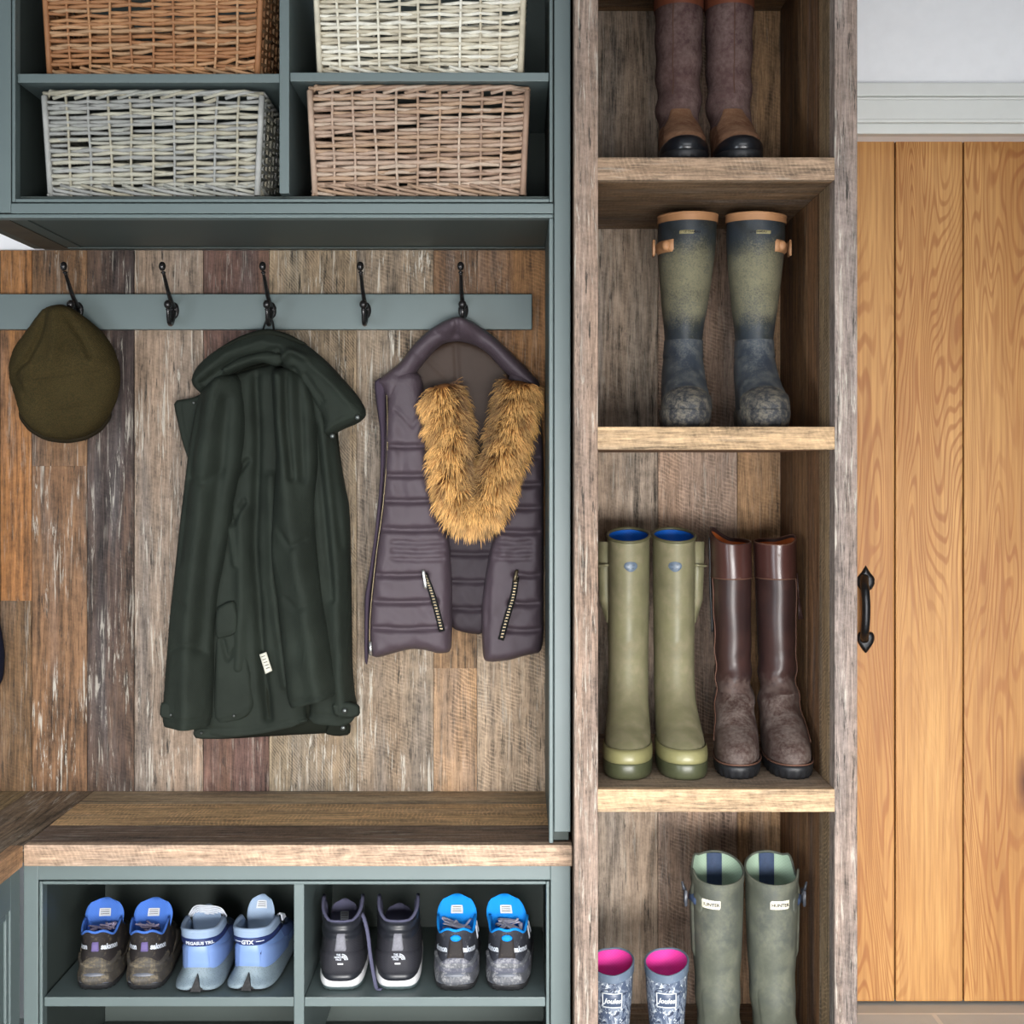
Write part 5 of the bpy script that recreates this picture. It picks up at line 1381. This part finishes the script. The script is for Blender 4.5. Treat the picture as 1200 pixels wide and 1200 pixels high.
runner('sky blue running shoe with coiled laces, beside the dusty black pair', 231.5, .02, -1, '', .0)
runner('sky blue running shoe with upright tongue, nearest the middle divider', 291.5, -.06, 1, '', .006)

# ------------------------------------------------------------------ black mid-height hiking shoes
def midboot(label, px, a, side, sc, dy):
    t = shoe_root(label, px, a, dy, 'black mid-height hiking shoes', sc, name='hiking_shoe')
    rows = [(.014, .004, .262, .034, .0385, 3.8), (.036, .0, .256, .0365, .039, 3.6), (.054, .0, .230, .036, .038, 3.2), (.070, .003, .192, .0340, .0365, 2.8), (.086, .006, .150, .0325, .034, 2.5), (.098, .006, .128, .0325, .033, 2.4), (.110, .003, .120, .0335, .033, 2.4)]
    def f(u, x, q):
        return .046 * max(0, u - .06) ** .9 - min(.06, .30 * max(0, u - .58))
    L = Last(rows, 5, 0, top=inv_top((.110, .045), f), wrinkle=lambda z, q: (.022 * math.cos((z - .0815) * 2 * math.pi / .0145) if z > .078 else 0) * (1 if abs(math.atan2(math.sin(q), math.cos(q))) < 2.2 else .3))
    u = put('upper', L.body(56), BLK, t, local=True)
    put('padded_collar', L.body(56, [z for z in np.linspace(.080, .110, 20)], .0012, cap0=False), BLKP, t, local=True)
    put('collar_edge', L.loop(.110, .0030, -.002, n=56), GRP, t, local=True)
    put('lining', L.lining(56, .006, .06), GRP, t, local=True)
    put('heel_counter', L.shell(-1.5, 1.5, .024, lambda q: .064 - .014 * q * q, .0024, 28, 8), BLK, t, local=True)
    put('pull_tab', L.shell(-.17, .17, .062, .092, .0036, 6, 6), GRT, t, local=True)
    put('midsole', Last([(.006, .000, .264, .0355, .039, 4.2), (.010, -.003, .270, .0372, .0405, 4.2), (.013, -.004, .270, .0374, .0405, 4.0), (.016, -.001, .264, .0360, .039, 3.8)], 3, 0, top=lambda z, u, x, q: .011 * min(1, abs(x) / .034) ** 3 * max(0, (z - .010) / .011)).body(64), WHT, t, local=True)
    put('heel_rand', L.shell(-1.0, 1.0, .012, lambda q: .026 + .006 * q * q, .0020, 18, 4), BLKP, t, local=True)
    put('outsole', sole_mesh([(0, .004, .258, .034, .0365, 4.2), (.003, .000, .266, .0365, .0395, 4.2), (.007, -.002, .269, .0374, .0402, 4.2)], 0), TREAD, t, local=True)
    bv = bvh_of([o for o in t.children if o.name.startswith('heel_counter')])
    lg = bmesh.new()
    for k, tx in enumerate(('THE', 'NORTH', 'FACE')):
        b2 = wrap(text_mesh(tx, .0038, bold=.0001), bv, 0, .0585 - .0036 * k, 0, off=.0009, cy=0, dist=.1, xo=-.003)
        me = bpy.data.meshes.new('x'); b2.to_mesh(me); lg.from_mesh(me); b2.free(); bpy.data.meshes.remove(me)
    put('lettering', lg, REFL, t, local=True, recalc=False)
    bm = bmesh.new()
    for r in (.0040, .0062, .0084):
        pr = None
        for i in range(10):
            an = math.pi / 2 * i / 9; a_, b_ = math.cos(an), math.sin(an)
            v1 = bm.verts.new((r * a_ , r * b_, 0)); v2 = bm.verts.new(((r + .0012) * a_, (r + .0012) * b_, 0))
            if pr: bm.faces.new((pr[0], v1, v2, pr[1]))
            pr = (v1, v2)
    wrap(bm, bv, 0, .0505, 0, off=.0009, cy=0, dist=.1, xo=.0025); put('emblem', bm, REFL, t, local=True, recalc=False)
    bm = wrap(patch(.009, .0024), bv, 0, .0445, 0, off=.0009, cy=0, dist=.1); put('heel_bar', bm, WHT, t, local=True, recalc=False)
    tongue(t, .075, .118 if side < 0 else .110, .098, .118, .024, GRP, .6, label_m=TAGM if side < 0 else None, lab=(.4, .3, .3))
    if side < 0:
        bm = bmesh.new(); tube(bm, spline([(.026, .060, .112), (.034, .040, .110), (.042, .030, .085), (.047, .022, .05), (.053, .012, .02), (.058, .002, .0035), (.066, -.004, .0032)], 6), .0035, 6, flat=.45); put('loose_lace', bm, GRP, t, local=True)
    return t
midboot('black mid-height hiking shoe with a loose trailing lace, right of the divider', 399, .04, -1, 1.06, -.004)
midboot('black mid-height hiking shoe without trailing lace, next to the azure-tongued pair', 466, .05, 1, 1.06, -.002)
# ================================================================== camera, light
cam = bpy.data.cameras.new('camera'); co = bpy.data.objects.new('camera', cam); COL.objects.link(co)
co.location = (0, CAMY, EYE); co.rotation_euler = (math.pi / 2, 0, 0)
cam.sensor_width = 36; cam.lens = 36 * FPX / 1200; cam.shift_x = (600 - CX) / 1200; cam.shift_y = -(600 - CY) / 1200
cam.clip_start = .05
SC.camera = co
def area(name, loc, target, sx, sy, power, col=(1, 1, 1), spread=180):
    l = bpy.data.lights.new(name, 'AREA'); l.shape = 'RECTANGLE'; l.size = sx; l.size_y = sy; l.energy = power; l.color = col; l.spread = math.radians(spread)
    o = bpy.data.objects.new(name, l); COL.objects.link(o); o.location = loc
    o.rotation_euler = (Vector(target) - Vector(loc)).to_track_quat('-Z', 'Y').to_euler()
area('window_light', (.5, -3.9, .5), (.15, .2, .12), 2.4, .7, 44, (1, .985, .965), 60)
area('side_light', (-2.3, -2.6, .8), (.7, .3, .5), 1.0, 1.2, 20, (.86, .93, 1.0), 110)
area('overhead_fill', (.3, -2.3, 2.42), (.3, -.9, .2), 2.2, 1.4, 44, (.95, .97, 1.0), 150)  # added overhead fill, no real roof window; brightens bench top and boot toes
w = bpy.data.worlds.new('room_light'); SC.world = w; w.use_nodes = True
w.node_tree.nodes['Background'].inputs[0].default_value = (.86, .93, 1.0, 1); w.node_tree.nodes['Background'].inputs[1].default_value = .2
SC.view_settings.view_transform = 'Standard'
SC.view_settings.look = 'None'
SC.view_settings.exposure = -0.12
